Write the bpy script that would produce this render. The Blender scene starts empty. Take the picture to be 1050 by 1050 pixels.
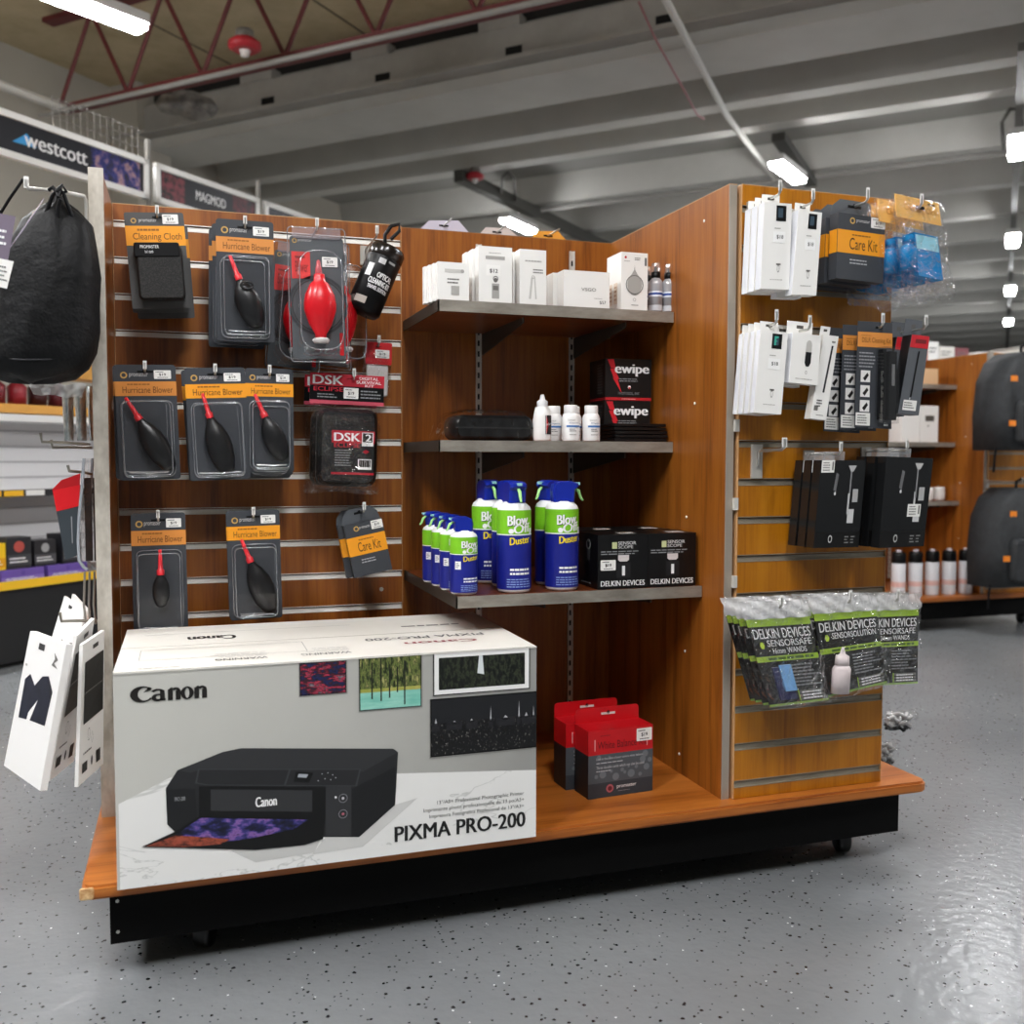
import bpy, math, random
from mathutils import Vector, Matrix
random.seed(7)
PI = math.pi
SC = bpy.context.scene
COL = SC.collection

# ------------------------------------------------------------------ camera
FPX, YAW, PITCH, ROLL = 1002.07, .3221, .0551, .0018
CAMZ = .865
Fv = Vector((math.sin(YAW)*math.cos(PITCH), math.cos(YAW)*math.cos(PITCH), -math.sin(PITCH)))
R0 = Vector((math.cos(YAW), -math.sin(YAW), 0)); U0 = R0.cross(Fv)
Rv = R0*math.cos(ROLL)+U0*math.sin(ROLL); Uv = U0*math.cos(ROLL)-R0*math.sin(ROLL)
cam = bpy.data.cameras.new('camera'); cob = bpy.data.objects.new('camera', cam); COL.objects.link(cob)
cob.matrix_world = Matrix(((Rv.x, Uv.x, -Fv.x, 0), (Rv.y, Uv.y, -Fv.y, 0), (Rv.z, Uv.z, -Fv.z, CAMZ), (0, 0, 0, 1)))
cam.sensor_width = 36; cam.lens = 36*FPX/1050
cam.clip_start = .05; cam.clip_end = 200
cam.dof.use_dof = True; cam.dof.focus_distance = 1.95; cam.dof.aperture_fstop = 4.0
SC.camera = cob

# ------------------------------------------------------------------ world, exposure
w = bpy.data.worlds.new('world'); SC.world = w; w.use_nodes = True
w.node_tree.nodes['Background'].inputs[0].default_value = (.93, .97, 1.0, 1)
w.node_tree.nodes['Background'].inputs[1].default_value = .06
SC.view_settings.view_transform = 'Standard'; SC.view_settings.look = 'None'
SC.view_settings.gamma = 1; SC.view_settings.exposure = 1.75
SC.view_settings.use_curve_mapping = False
LAMP = 42.0          # strength of the ceiling lamps

# ------------------------------------------------------------------ small maths
def ray(px, py): return Fv + Rv*((px-525)/FPX) + Uv*((525-py)/FPX)
def at(px, py, Y):
    d = ray(px, py); t = Y/d.y; return Vector((d.x*t, Y, CAMZ+d.z*t))
def atz(px, py, Z):
    d = ray(px, py); t = (Z-CAMZ)/d.z; return Vector((d.x*t, d.y*t, Z))
S2 = math.sqrt(.5)
def room(u, v, z=0): return Vector(((u-v)*S2, (u+v)*S2, z))     # u runs along the left wall, v towards it
def atv(px, py, v):
    d = ray(px, py); t = v/((d.y-d.x)*S2); return Vector((d.x*t, d.y*t, CAMZ+d.z*t))

# ------------------------------------------------------------------ materials
def lin(c):
    if isinstance(c, str):
        c = c.lstrip('#'); c = [int(c[i:i+2], 16)/255 for i in (0, 2, 4)]
    return tuple((x/12.92 if x <= .04045 else ((x+.055)/1.055)**2.4) for x in c)
MATS = {}
def M(hexc, rough=.5, metal=0, key=None, spec=.5, emit=0):
    k = (hexc, rough, metal, spec, emit)
    if k in MATS: return MATS[k]
    m = bpy.data.materials.new('paint_'+hexc.strip('#')); m.use_nodes = True
    b = m.node_tree.nodes['Principled BSDF']; c = (*lin(hexc), 1)
    b.inputs['Base Color'].default_value = c
    b.inputs['Roughness'].default_value = rough; b.inputs['Metallic'].default_value = metal
    b.inputs['Specular IOR Level'].default_value = spec
    if emit:
        b.inputs['Emission Color'].default_value = c; b.inputs['Emission Strength'].default_value = emit
    MATS[k] = m; return m
def nodes(name):
    m = bpy.data.materials.new(name); m.use_nodes = True; nt = m.node_tree
    return m, nt, nt.nodes['Principled BSDF']
def N(nt, t, **kw):
    n = nt.nodes.new(t)
    for k, v in kw.items():
        if k[0] == '_': n.inputs[k[1:].replace('_', ' ')].default_value = v
        else: setattr(n, k, v)
    return n
def ramp(nt, stops, interp='LINEAR'):
    r = nt.nodes.new('ShaderNodeValToRGB'); r.color_ramp.interpolation = interp
    e = r.color_ramp.elements
    while len(e) > 1: e.remove(e[-1])
    e[0].position = stops[0][0]; e[0].color = (*lin(stops[0][1]), 1)
    for p, c in stops[1:]:
        q = e.new(p); q.color = (*lin(c), 1)
    return r
def wood(name, a, b, c, axis='Z', rough=.35, k=1.0):
    m, nt, bs = nodes(name); L = nt.links.new
    tc = N(nt, 'ShaderNodeTexCoord'); mp = N(nt, 'ShaderNodeMapping'); L(tc.outputs['Object'], mp.inputs[0])
    s = {'Z': (1, 1, .05), 'X': (.05, 1, 1), 'Y': (1, .05, 1)}[axis]
    mp.inputs['Scale'].default_value = s
    n1 = N(nt, 'ShaderNodeTexNoise', _Scale=26*k, _Detail=5, _Roughness=.6, _Distortion=.35); L(mp.outputs[0], n1.inputs[0])
    n2 = N(nt, 'ShaderNodeTexNoise', _Scale=190*k, _Detail=3, _Roughness=.6); L(mp.outputs[0], n2.inputs[0])
    mx = N(nt, 'ShaderNodeMath', operation='MULTIPLY_ADD'); mx.inputs[1].default_value = .3; L(n2.outputs[0], mx.inputs[0])
    s1 = N(nt, 'ShaderNodeMath', operation='MULTIPLY'); s1.inputs[1].default_value = .75; L(n1.outputs[0], s1.inputs[0]); L(s1.outputs[0], mx.inputs[2])
    r = ramp(nt, [(.33, a), (.5, b), (.68, c)]); L(mx.outputs[0], r.inputs[0]); L(r.outputs[0], bs.inputs['Base Color'])
    bs.inputs['Roughness'].default_value = rough
    return m
WOOD = wood('wood_laminate', '#562a0a', '#92531a', '#a66623')
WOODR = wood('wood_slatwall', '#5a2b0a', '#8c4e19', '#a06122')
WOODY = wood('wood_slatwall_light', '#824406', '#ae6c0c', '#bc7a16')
DECKW = wood('wood_deck', '#7c3d12', '#ac6224', '#be7432', 'X', .28)
def floor_mat():
    m, nt, bs = nodes('epoxy_flake_floor'); L = nt.links.new
    tc = N(nt, 'ShaderNodeTexCoord')
    nz = N(nt, 'ShaderNodeTexNoise', _Scale=2.0, _Detail=4); L(tc.outputs['Object'], nz.inputs[0])
    base = ramp(nt, [(.3, '#75787a'), (.7, '#828587')]); L(nz.outputs[0], base.inputs[0])
    cur = base.outputs[0]
    for sc, th, col, pick in ((52, .21, '#0e1014', .5), (90, .22, '#2c3035', .34), (60, .15, '#e0e2e2', .16)):
        v = N(nt, 'ShaderNodeTexVoronoi', _Scale=sc); L(tc.outputs['Object'], v.inputs[0])
        ds = N(nt, 'ShaderNodeTexNoise', _Scale=sc*2.5); L(tc.outputs['Object'], ds.inputs[0])
        ad = N(nt, 'ShaderNodeMath', operation='MULTIPLY_ADD'); ad.inputs[1].default_value = .35; L(ds.outputs[0], ad.inputs[0]); L(v.outputs['Distance'], ad.inputs[2])
        lt = N(nt, 'ShaderNodeMath', operation='LESS_THAN'); lt.inputs[1].default_value = th+.13; L(ad.outputs[0], lt.inputs[0])
        sp = N(nt, 'ShaderNodeSeparateColor'); L(v.outputs['Color'], sp.inputs[0])
        l2 = N(nt, 'ShaderNodeMath', operation='LESS_THAN'); l2.inputs[1].default_value = pick; L(sp.outputs[0], l2.inputs[0])
        mu = N(nt, 'ShaderNodeMath', operation='MULTIPLY'); L(lt.outputs[0], mu.inputs[0]); L(l2.outputs[0], mu.inputs[1])
        mix = N(nt, 'ShaderNodeMix', data_type='RGBA'); L(mu.outputs[0], mix.inputs[0]); L(cur, mix.inputs[6]); mix.inputs[7].default_value = (*lin(col), 1)
        cur = mix.outputs[2]
    L(cur, bs.inputs['Base Color']); bs.inputs['Roughness'].default_value = .24
    bp = N(nt, 'ShaderNodeTexNoise', _Scale=45.0, _Detail=2); L(tc.outputs['Object'], bp.inputs[0])
    bu = N(nt, 'ShaderNodeBump', _Strength=.4, _Distance=.004); L(bp.outputs[0], bu.inputs['Height']); L(bu.outputs[0], bs.inputs['Normal'])
    return m
def noisy(name, stops, scale=20, detail=4, rough=.7, stretch=(1, 1, 1), bump=0, metal=0):
    m, nt, bs = nodes(name); L = nt.links.new
    tc = N(nt, 'ShaderNodeTexCoord'); mp = N(nt, 'ShaderNodeMapping'); L(tc.outputs['Object'], mp.inputs[0]); mp.inputs['Scale'].default_value = stretch
    n1 = N(nt, 'ShaderNodeTexNoise', _Scale=scale, _Detail=detail, _Roughness=.65); L(mp.outputs[0], n1.inputs[0])
    r = ramp(nt, stops); L(n1.outputs[0], r.inputs[0]); L(r.outputs[0], bs.inputs['Base Color'])
    bs.inputs['Roughness'].default_value = rough; bs.inputs['Metallic'].default_value = metal
    if bump:
        b = N(nt, 'ShaderNodeBump', _Strength=bump, _Distance=.01); L(n1.outputs[0], b.inputs['Height']); L(b.outputs[0], bs.inputs['Normal'])
    return m
def clear(name, tint='#ffffff', amt=.06, facing=.55, rough=.08, milky=0, bump=0, bscale=60):
    """thin clear plastic: see-through sheet with gloss"""
    m = bpy.data.materials.new(name); m.use_nodes = True; nt = m.node_tree; L = nt.links.new
    nt.nodes.clear(); out = N(nt, 'ShaderNodeOutputMaterial')
    tr = N(nt, 'ShaderNodeBsdfTransparent'); tr.inputs[0].default_value = (*lin(tint), 1)
    gl = N(nt, 'ShaderNodeBsdfGlossy'); gl.inputs['Roughness'].default_value = rough
    lw = N(nt, 'ShaderNodeLayerWeight', _Blend=.35)
    mr = N(nt, 'ShaderNodeMapRange'); L(lw.outputs['Facing'], mr.inputs[0]); mr.inputs[3].default_value = amt; mr.inputs[4].default_value = facing
    mx = N(nt, 'ShaderNodeMixShader'); L(mr.outputs[0], mx.inputs[0]); L(tr.outputs[0], mx.inputs[1]); L(gl.outputs[0], mx.inputs[2])
    sh = mx.outputs[0]
    if milky:
        df = N(nt, 'ShaderNodeBsdfDiffuse'); df.inputs[0].default_value = (*lin(tint), 1)
        m2 = N(nt, 'ShaderNodeMixShader'); m2.inputs[0].default_value = milky; L(sh, m2.inputs[1]); L(df.outputs[0], m2.inputs[2]); sh = m2.outputs[0]
    if bump:
        tc = N(nt, 'ShaderNodeTexCoord'); nz = N(nt, 'ShaderNodeTexNoise', _Scale=bscale, _Detail=2, _Distortion=1.2); L(tc.outputs['Object'], nz.inputs[0])
        b = N(nt, 'ShaderNodeBump', _Strength=bump, _Distance=.02); L(nz.outputs[0], b.inputs['Height']); L(b.outputs[0], gl.inputs['Normal']); L(b.outputs[0], lw.inputs['Normal'])
    L(sh, out.inputs[0]); return m
CLEAR = clear('clear_blister', amt=.022, facing=.45, rough=.04)
CRINK = clear('crinkled_clear_film', amt=.03, facing=.5, rough=.05, milky=.0, bump=1.0, bscale=38)
MILKY = clear('frosted_bag_film', amt=.08, facing=.6, rough=.2, milky=.6, bump=.9, bscale=60)  # frosted film made milkier, standing in for its highlights
BLUEC = clear('clear_blue_plastic', tint='#1296dc', amt=.08, facing=.5, milky=.62, bump=.4)
WATER = clear('clear_bottle', tint='#e6e9ee', amt=.2, facing=.9, milky=.38)
FLOOR = floor_mat()
ALU = noisy('aluminium_bright_reflection', [(.3, '#e6e2da'), (.7, '#f4f1ea')], 8, 3, .45, (1, 1, 20), metal=.0)  # non-metal white stands in for the bright reflection on the aluminium rails
ALUD = noisy('worn_shelf_edge', [(.3, '#8a847a'), (.7, '#aea89d')], 14, 4, .45, (1, 1, 3), metal=.5)
CHROME = M('#d8d6d2', .22, 1)
WIRE = M('#c8c6c0', .3, .9)
BLACK = M('#0c0c0e', .5, spec=.2); BLK2 = M('#050506', .4, spec=.25); WHITE = M('#e9e8e4', .5); CARD = M('#f0efeb', .55)
GREY = M('#414449', .45, spec=.3); GREYD = M('#2f3236', .45); ORANGE = M('#f3a01c', .5); ORD = M('#d98d3e', .5)
INK = M('#15120f', .5); RED = M('#d3121d', .35); REDN = M('#e0303a', .3); TXTW = M('#f4f4f4', .5); TXTG = M('#8f9194', .5)

# ------------------------------------------------------------------ text outlines
TXT = {}
def text_geo(s, bold=0):
    k = (s, bold)
    if k in TXT: return TXT[k]
    c = bpy.data.curves.new('t', 'FONT'); c.body = s; c.size = 1; c.offset = bold; c.resolution_u = 3
    o = bpy.data.objects.new('t', c); COL.objects.link(o); bpy.context.view_layer.update()
    me = o.evaluated_get(bpy.context.evaluated_depsgraph_get()).to_mesh()
    vs = [v.co.copy() for v in me.vertices]; fs = [tuple(p.vertices) for p in me.polygons]
    o.to_mesh_clear(); bpy.data.objects.remove(o); bpy.data.curves.remove(c)
    x0 = min(v.x for v in vs); x1 = max(v.x for v in vs); y0 = min(v.y for v in vs); y1 = max(v.y for v in vs)
    vs = [((v.x-x0)/(x1-x0), (v.y-y0)/(y1-y0)) for v in vs]
    TXT[k] = (vs, fs, (x1-x0)/(y1-y0)); return TXT[k]

# ------------------------------------------------------------------ mesh builder
class MB:
    def __init__(s, T=None):
        s.v = []; s.f = []; s.fm = []; s.sm = []; s.m = []; s.T = T or Matrix(); s.warp = None
    def mi(s, m):
        if m not in s.m: s.m.append(m)
        return s.m.index(m)
    def add(s, vs, fs, m, smooth=False):
        b = len(s.v); i = s.mi(m)
        for p in vs:
            p = Vector(p)
            if s.warp: p = s.warp(p)
            s.v.append(s.T @ p)
        for f in fs:
            s.f.append(tuple(b+k for k in f)); s.fm.append(i); s.sm.append(smooth)
    def box(s, x0, x1, y0, y1, z0, z1, m):
        vs = [(x, y, z) for z in (z0, z1) for x, y in ((x0, y0), (x1, y0), (x1, y1), (x0, y1))]
        s.add(vs, [(3, 2, 1, 0), (4, 5, 6, 7), (0, 1, 5, 4), (1, 2, 6, 5), (2, 3, 7, 6), (3, 0, 4, 7)], m)
    def prism(s, pts, y0, y1, m, m2=None, smooth=False):          # outline in XZ, extruded in Y
        n = len(pts); vs = [(x, y0, z) for x, z in pts]+[(x, y1, z) for x, z in pts]
        s.add(vs, [tuple(range(n)), tuple(range(2*n-1, n-1, -1))], m)
        s.add(vs, [(i, i+n, (i+1) % n+n, (i+1) % n) for i in range(n)], m2 or m, smooth)
    def slab(s, pts, z0, z1, m, m2=None):                          # outline in XY, extruded in Z
        n = len(pts); vs = [(x, y, z0) for x, y in pts]+[(x, y, z1) for x, y in pts]
        s.add(vs, [tuple(range(n-1, -1, -1)), tuple(range(n, 2*n))], m)
        s.add(vs, [(i, (i+1) % n, (i+1) % n+n, i+n) for i in range(n)], m2 or m)
    def rbox(s, x0, x1, y0, y1, z0, z1, r, m, smooth=True, seg=3):  # soft box: rounded in XZ with inset ends
        o = rrect(x0, x1, z0, z1, r, seg); i_ = rrect(x0+r*.4, x1-r*.4, z0+r*.4, z1-r*.4, r*.6, seg)
        e = min(r*.5, (y1-y0)*.3); n = len(o)
        vs = [(x, y0, z) for x, z in i_]+[(x, y0+e, z) for x, z in o]+[(x, y1-e, z) for x, z in o]+[(x, y1, z) for x, z in i_]
        fs = [tuple(range(n)), tuple(range(4*n-1, 3*n-1, -1))]
        s.add(vs, fs, m)
        s.add(vs, [(k*n+i, (k+1)*n+i, (k+1)*n+(i+1) % n, k*n+(i+1) % n) for k in range(3) for i in range(n)], m, smooth)
    def lathe(s, prof, m, seg=20, o=(0, 0, 0), smooth=True, T=None, sy=1):
        T = T or Matrix(); o = Vector(o); vs = []
        for r, z in prof:
            for k in range(seg):
                a = 2*PI*k/seg; vs.append(T @ Vector((r*math.cos(a), sy*r*math.sin(a), z))+o)
        n = len(prof)
        fs = [(i*seg+k, i*seg+(k+1) % seg, (i+1)*seg+(k+1) % seg, (i+1)*seg+k) for i in range(n-1) for k in range(seg)]
        s.add(vs, fs, m, smooth)
        s.add(vs, [tuple(range(seg-1, -1, -1)), tuple((n-1)*seg+k for k in range(seg))], m)
    def tube(s, pts, r, m, seg=8):
        pts = [Vector(p) for p in pts]; vs = []; n = len(pts); nrm = None
        for i, p in enumerate(pts):
            d = (pts[min(i+1, n-1)]-pts[max(i-1, 0)]).normalized()
            if nrm is None: nrm = d.orthogonal().normalized()
            nrm = (nrm-d*nrm.dot(d)).normalized(); b = d.cross(nrm)
            rr = r[i] if isinstance(r, (list, tuple)) else r
            for k in range(seg):
                a = 2*PI*k/seg; vs.append(p+nrm*math.cos(a)*rr+b*math.sin(a)*rr)
        fs = [(i*seg+k, i*seg+(k+1) % seg, (i+1)*seg+(k+1) % seg, (i+1)*seg+k) for i in range(n-1) for k in range(seg)]
        s.add(vs, fs, m, True); s.add(vs, [tuple(range(seg-1, -1, -1)), tuple((n-1)*seg+k for k in range(seg))], m)
    def bar(s, a, b, w, h, m):                                     # rectangular bar between two points
        a = Vector(a); b = Vector(b); d = (b-a).normalized(); up = Vector((0, 0, 1)) if abs(d.z) < .95 else Vector((1, 0, 0))
        x = d.cross(up).normalized()*w/2; y = x.cross(d).normalized()*h/2
        vs = [p+q for p in (a, b) for q in (-x-y, x-y, x+y, -x+y)]
        s.add(vs, [(3, 2, 1, 0), (4, 5, 6, 7), (0, 1, 5, 4), (1, 2, 6, 5), (2, 3, 7, 6), (3, 0, 4, 7)], m)
    def grid(s, fn, nu, nv, m, smooth=True):
        vs = [fn(i/nu, j/nv) for j in range(nv+1) for i in range(nu+1)]
        s.add(vs, [(j*(nu+1)+i, j*(nu+1)+i+1, (j+1)*(nu+1)+i+1, (j+1)*(nu+1)+i) for j in range(nv) for i in range(nu)], m, smooth)
    def build(s, name, parent=None, loc=(0, 0, 0), rot=(0, 0, 0)):
        me = bpy.data.meshes.new(name); me.from_pydata([tuple(v) for v in s.v], [], s.f)
        for m in s.m: me.materials.append(m)
        me.polygons.foreach_set('material_index', s.fm); me.polygons.foreach_set('use_smooth', s.sm); me.update()
        o = bpy.data.objects.new(name, me); COL.objects.link(o); o.location = loc; o.rotation_euler = rot
        if parent: o.parent = parent
        return o
def rrect(x0, x1, z0, z1, r, seg=3):
    r = min(r, (x1-x0)/2*.999, (z1-z0)/2*.999); p = []
    for cx, cz, a0 in ((x1-r, z0+r, -90), (x1-r, z1-r, 0), (x0+r, z1-r, 90), (x0+r, z0+r, 180)):
        for k in range(seg+1):
            a = math.radians(a0+90*k/seg); p.append((cx+r*math.cos(a), cz+r*math.sin(a)))
    return p
class Face:
    """printing on a face: u right, v down, both 0..1"""
    def __init__(s, mb, x0, zt, w, h, y, step=.00035):
        s.b = mb; s.x0 = x0; s.zt = zt; s.w = w; s.h = h; s.y = y; s.st = step
    def p(s, u, v, l): return (s.x0+u*s.w, s.y-l*s.st, s.zt-v*s.h)
    def r(s, u0, v0, u1, v1, m, l=1):
        n = max(1, getattr(s.b, 'wn', 40)*abs(u1-u0)) if s.b.warp else 1
        n = int(math.ceil(n))
        for i in range(n):
            a = u0+(u1-u0)*i/n; b = u0+(u1-u0)*(i+1)/n
            s.b.add([s.p(a, v1, l), s.p(b, v1, l), s.p(b, v0, l), s.p(a, v0, l)], [(0, 1, 2, 3)], m)
    def q(s, pts, m, l=1): s.b.add([s.p(u, v, l) for u, v in pts], [tuple(range(len(pts)))], m)
    def t(s, txt, u0, v0, u1, v1, m, bold=0, l=2, sl=0, rise=0, keep=False):
        vs, fs, asp = text_geo(txt, 0)
        if keep:
            wmax = asp*abs(v1-v0)*s.h/s.w
            if wmax < u1-u0: u1 = u0+wmax
        hb = abs(v1-v0)*s.h/s.w*bold*.85
        for j, k in enumerate((0, -1, 1) if bold else (0,)):
            s.b.add([s.p(u0+x*(u1-u0)+sl*(z-.5)+k*hb*(1 if u1 > u0 else -1), v1+(v0-v1)*z-rise*x, l+j*.04) for x, z in vs], fs, m)
    def c(s, u, v, r, m, l=1, n=16, ru=None):
        ru = r*s.h/s.w if ru is None else ru
        s.q([(u+ru*math.cos(-2*PI*k/n), v-r*math.sin(-2*PI*k/n)) for k in range(n)][::-1], m, l)
    def ring(s, u, v, r, ri, m, l=1, n=16, a0=0, a1=360, dx=0):
        k_ = s.h/s.w
        for k in range(n):
            a = math.radians(a0+(a1-a0)*k/n); b = math.radians(a0+(a1-a0)*(k+1)/n)
            P = lambda rr, t, d: s.p(u+(rr*math.cos(t))*k_+d, v-rr*math.sin(t), l)
            s.b.add([P(ri, a, dx), P(r, a, 0), P(r, b, 0), P(ri, b, dx)], [(0, 1, 2, 3)], m)
    def lines(s, u0, v0, u1, v1, n, m, l=1, fill=.4, var=.35):
        """small print too fine to read, as rows of short strokes"""
        rnd = random.Random(int(u0*997+v0*131+n))
        dv = (v1-v0)/n
        for i in range(n):
            e = u1-(u1-u0)*var*rnd.random(); x = u0; v = v0+i*dv+dv*(1-fill)/2
            while x < e-.01:
                b = min(e, x+(u1-u0)*rnd.uniform(.08, .2)); s.r(x, v, b, v+dv*fill, m, l); x = b+(u1-u0)*.025

# ------------------------------------------------------------------ object helpers
def tag(o, label=None, cat=None, group=None, kind=None):
    if label: o['label'] = label
    if cat: o['category'] = cat
    if group: o['group'] = group
    if kind: o['kind'] = kind
    return o
def thing(name, label, cat, loc=(0, 0, 0), rot=(0, 0, 0), group=None):
    o = bpy.data.objects.new(name, None); COL.objects.link(o); o.empty_display_size = .02
    o.location = loc; o.rotation_euler = rot; return tag(o, label, cat, group)
def copy_tree(o, loc=None, rot=None, label=None, parent=None, group=None):
    c = o.copy(); COL.objects.link(c)
    if parent: c.parent = parent
    if loc is not None: c.location = loc
    if rot is not None: c.rotation_euler = rot
    if label: c['label'] = label
    if group: c['group'] = group
    for ch in list(o.children): copy_tree(ch, parent=c)
    return c
def struct(o): o['kind'] = 'structure'; return o
ORDN = ['frontmost', 'second from front', 'third from front', 'fourth from front', 'fifth from front']
def stack(root, n, d, fmt, group, jit=.0, rj=0):
    """copies of a thing going back along its hook or shelf; fmt has one {}"""
    rnd = random.Random(len(fmt)); root['label'] = fmt.format(ORDN[0]); root['group'] = group; out = [root]
    for k in range(1, n):
        l = Vector(root.location)+Vector(d)*k+Vector((rnd.uniform(-jit, jit), 0, rnd.uniform(-jit, jit)))
        r = Vector(root.rotation_euler)+Vector((0, rnd.uniform(-rj, rj), rnd.uniform(-rj, rj)))
        out.append(copy_tree(root, l, r, fmt.format(ORDN[k])))
    return out
def rect(x0, y0, x1, y1, Y):
    a = at(x0, (y0+y1)/2, Y); b = at(x1, (y0+y1)/2, Y); t = at((x0+x1)/2, y0, Y); q = at((x0+x1)/2, y1, Y)
    return (a.x+b.x)/2, t.z, b.x-a.x, t.z-q.z

# =================================================================== ROOM
U0_, U1_, V0_, V1_ = -7, 34, -16, 6.5
def plane(name, pts, m):
    b = MB(); b.add(pts, [tuple(range(len(pts)))], m); return struct(b.build(name))
fl = MB(); fl.slab([tuple(room(u, v)[:2]) for u, v in ((U0_, V0_), (U1_, V0_), (U1_, V1_), (U0_, V1_))], -.1, 0, FLOOR); struct(fl.build('floor'))
PLASTER = noisy('painted_wall', [(.3, '#a19c90'), (.7, '#aaa599')], 1.2, 3, .8)
TEE = noisy('painted_concrete_shaded', [(.3, '#83827d'), (.7, '#8c8b86')], 1.0, 3, .8)  # recess tone: same painted concrete with its shade in the colour
TEEL = noisy('painted_concrete_lit', [(.3, '#b4b3ad'), (.7, '#bfbeb8')], 2, 3, .8)  # stem tone: lighter, lit copy of the ceiling concrete
TAN = noisy('tan_roof_deck', [(.3, '#a79777'), (.7, '#c0b08f')], 3, 4, .85)
LEDG = noisy('ledger_concrete', [(.3, '#8f8c86'), (.7, '#a19e98')], 3, 5, .8)
ZC = CAMZ+2.5; ZH = CAMZ+2.98; UL = 5.9
b = MB(); b.slab([tuple(room(u, v)[:2]) for u, v in ((U0_, 6.5), (U1_, 6.5), (U1_, 6.7), (U0_, 6.7))], 0, ZH, PLASTER)
b.slab([tuple(room(u, v)[:2]) for u, v in ((5.75, 6.2), (6.1, 6.2), (6.1, 6.5), (5.75, 6.5))], 0, ZH, PLASTER); struct(b.build('wall_left'))
b = MB(); b.slab([tuple(room(u, v)[:2]) for u, v in ((U1_, V0_), (U1_+.2, V0_), (U1_+.2, V1_), (U1_, V1_))], 0, ZH, PLASTER); struct(b.build('wall_back'))
b = MB(); b.slab([tuple(room(u, v)[:2]) for u, v in ((U0_, V0_), (UL, V0_), (UL, V1_), (U0_, V1_))], ZH, ZH+.1, TAN)
for k in range(9):
    v = V1_-1.2-k*1.22
    b.slab([tuple(room(u, vv)[:2]) for u, vv in ((U0_, v), (UL, v), (UL, v+.012), (U0_, v+.012))], ZH-.004, ZH, M('#4a4438', .9))
struct(b.build('ceiling'))
b = MB(); b.slab([tuple(room(u, v)[:2]) for u, v in ((UL, V0_), (U1_, V0_), (U1_, V1_), (UL, V1_))], ZC+.25, ZC+.35, TEE)
for u in [UL+.0]+[6.97, 7.53]+[8.85+1.23*k for k in range(20)]:
    wd = .30 if u > 6 else .10
    wd = .16 if u > 6 else .06
    o0 = [room(u, V0_), room(u+wd, V0_), room(u+wd, V1_), room(u, V1_)]
    pts = []
    lo = ZC; hi = ZC+.25; e = .05
    vs = [(*room(u, V0_)[:2], lo), (*room(u+wd, V0_)[:2], lo), (*room(u+wd, V1_)[:2], lo), (*room(u, V1_)[:2], lo),
          (*room(u-e, V0_)[:2], hi), (*room(u+wd+e, V0_)[:2], hi), (*room(u+wd+e, V1_)[:2], hi), (*room(u-e, V1_)[:2], hi)]
    b.add(vs, [(3, 2, 1, 0), (0, 1, 5, 4), (1, 2, 6, 5), (2, 3, 7, 6), (3, 0, 4, 7)], TEEL)
struct(b.build('ceiling'))
# ledger beam at the height change; shade in pockets and gap painted near-black
b = MB()
def rslab(b, u0, u1, v0, v1, z0, z1, m): b.slab([tuple(room(u, v)[:2]) for u, v in ((u0, v0), (u1, v0), (u1, v1), (u0, v1))], z0, z1, m)
rslab(b, UL-.02, UL+.5, V0_, V1_, ZC-.02, ZC+.06, TEEL)
rslab(b, UL-.16, UL+.1, V0_, V1_, ZC+.06, ZC+.085, LEDG)
rslab(b, UL-.08, UL+.02, V0_, V1_, ZC+.085, ZC+.30, LEDG)
rslab(b, UL+.02, UL+.3, V0_, V1_, ZC+.085, ZH, M('#1c1a18', .9))
k = 0; v = 4.9
while v > V0_+1:
    rslab(b, UL-.085, UL+.02, v, v+.30, ZC+.30, ZC+.38, LEDG)
    rslab(b, UL-.084, UL-.07, v-.02, v+.10, ZC+.10, ZC+.17, M('#0c0b0a', .9)); v -= 1.02
struct(b.build('trim_1'))
# red bar joist
JR = M('#5a1e1e', .6); u_ = 4.62; zb = CAMZ+2.3; zt_ = CAMZ+2.93
def joist(u, label):
    t = thing('bar_joist', label, 'roof joist', room(u, 5.7, zb), (0, 0, -PI/4), 'red steel bar joists under the tan deck')
    b = MB(); L = 14.0
    # local x = -v direction
    b.box(0, L, -.04, .0, 0, .035, JR); b.box(0, L, .01, .05, 0, .035, JR); b.build('bottom_chord', t)
    b = MB(); b.box(-.1, L, -.04, .05, zt_-zb-.03, zt_-zb, JR); b.build('top_chord', t)
    b = MB(); n = 22; s = L/n
    for k in range(n):
        x = k*s
        b.tube([(x, 0, .03), (x+s/2, 0, zt_-zb-.03)], .014, JR, 6); b.tube([(x+s/2, 0, zt_-zb-.03), (x+s, 0, .03)], .014, JR, 6)
    b.build('web_rods', t)
joist(4.62, 'red steel bar joist with zigzag rods, nearest the pocketed ledger')
joist(3.0, 'red steel bar joist with zigzag rods, at the upper left corner')
def pipe(name, label, cat, pts, r, m, group=None):
    b = MB(); b.tube(pts, r, m, 8); return tag(b.build(name), label, cat, group)
PG = M('#8d8b86', .5); PD = M('#45443f', .6)
pipe('conduit', 'thin grey conduit along the front of the red joist', 'conduit', [room(4.50, 5.75, zb-.045), room(4.50, -9, zb-.045)], .016, PG)
pipe('conduit', 'pale grey conduit running up the left wall top at upper left', 'conduit', [room(1.5, 5.6, zb+.0), room(4.6, 5.6, zb+.0)], .03, M('#b5b2aa', .5))
pipe('conduit', 'white conduit crossing the ceiling ribs diagonally to the right slatwall', 'conduit', [atz(670, -25, ZC-.03), atz(745, 118, ZC-.03), atz(790, 178, ZC-.03), atz(830, 226, ZC-.03)], .022, M('#c4c2bc', .5))
pipe('conduit', 'long grey conduit hung under the ribs with couplings', 'conduit', [room(8.9, 4.4, ZC-.05), room(8.9, -2.2, ZC-.05)], .025, PG)
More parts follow.
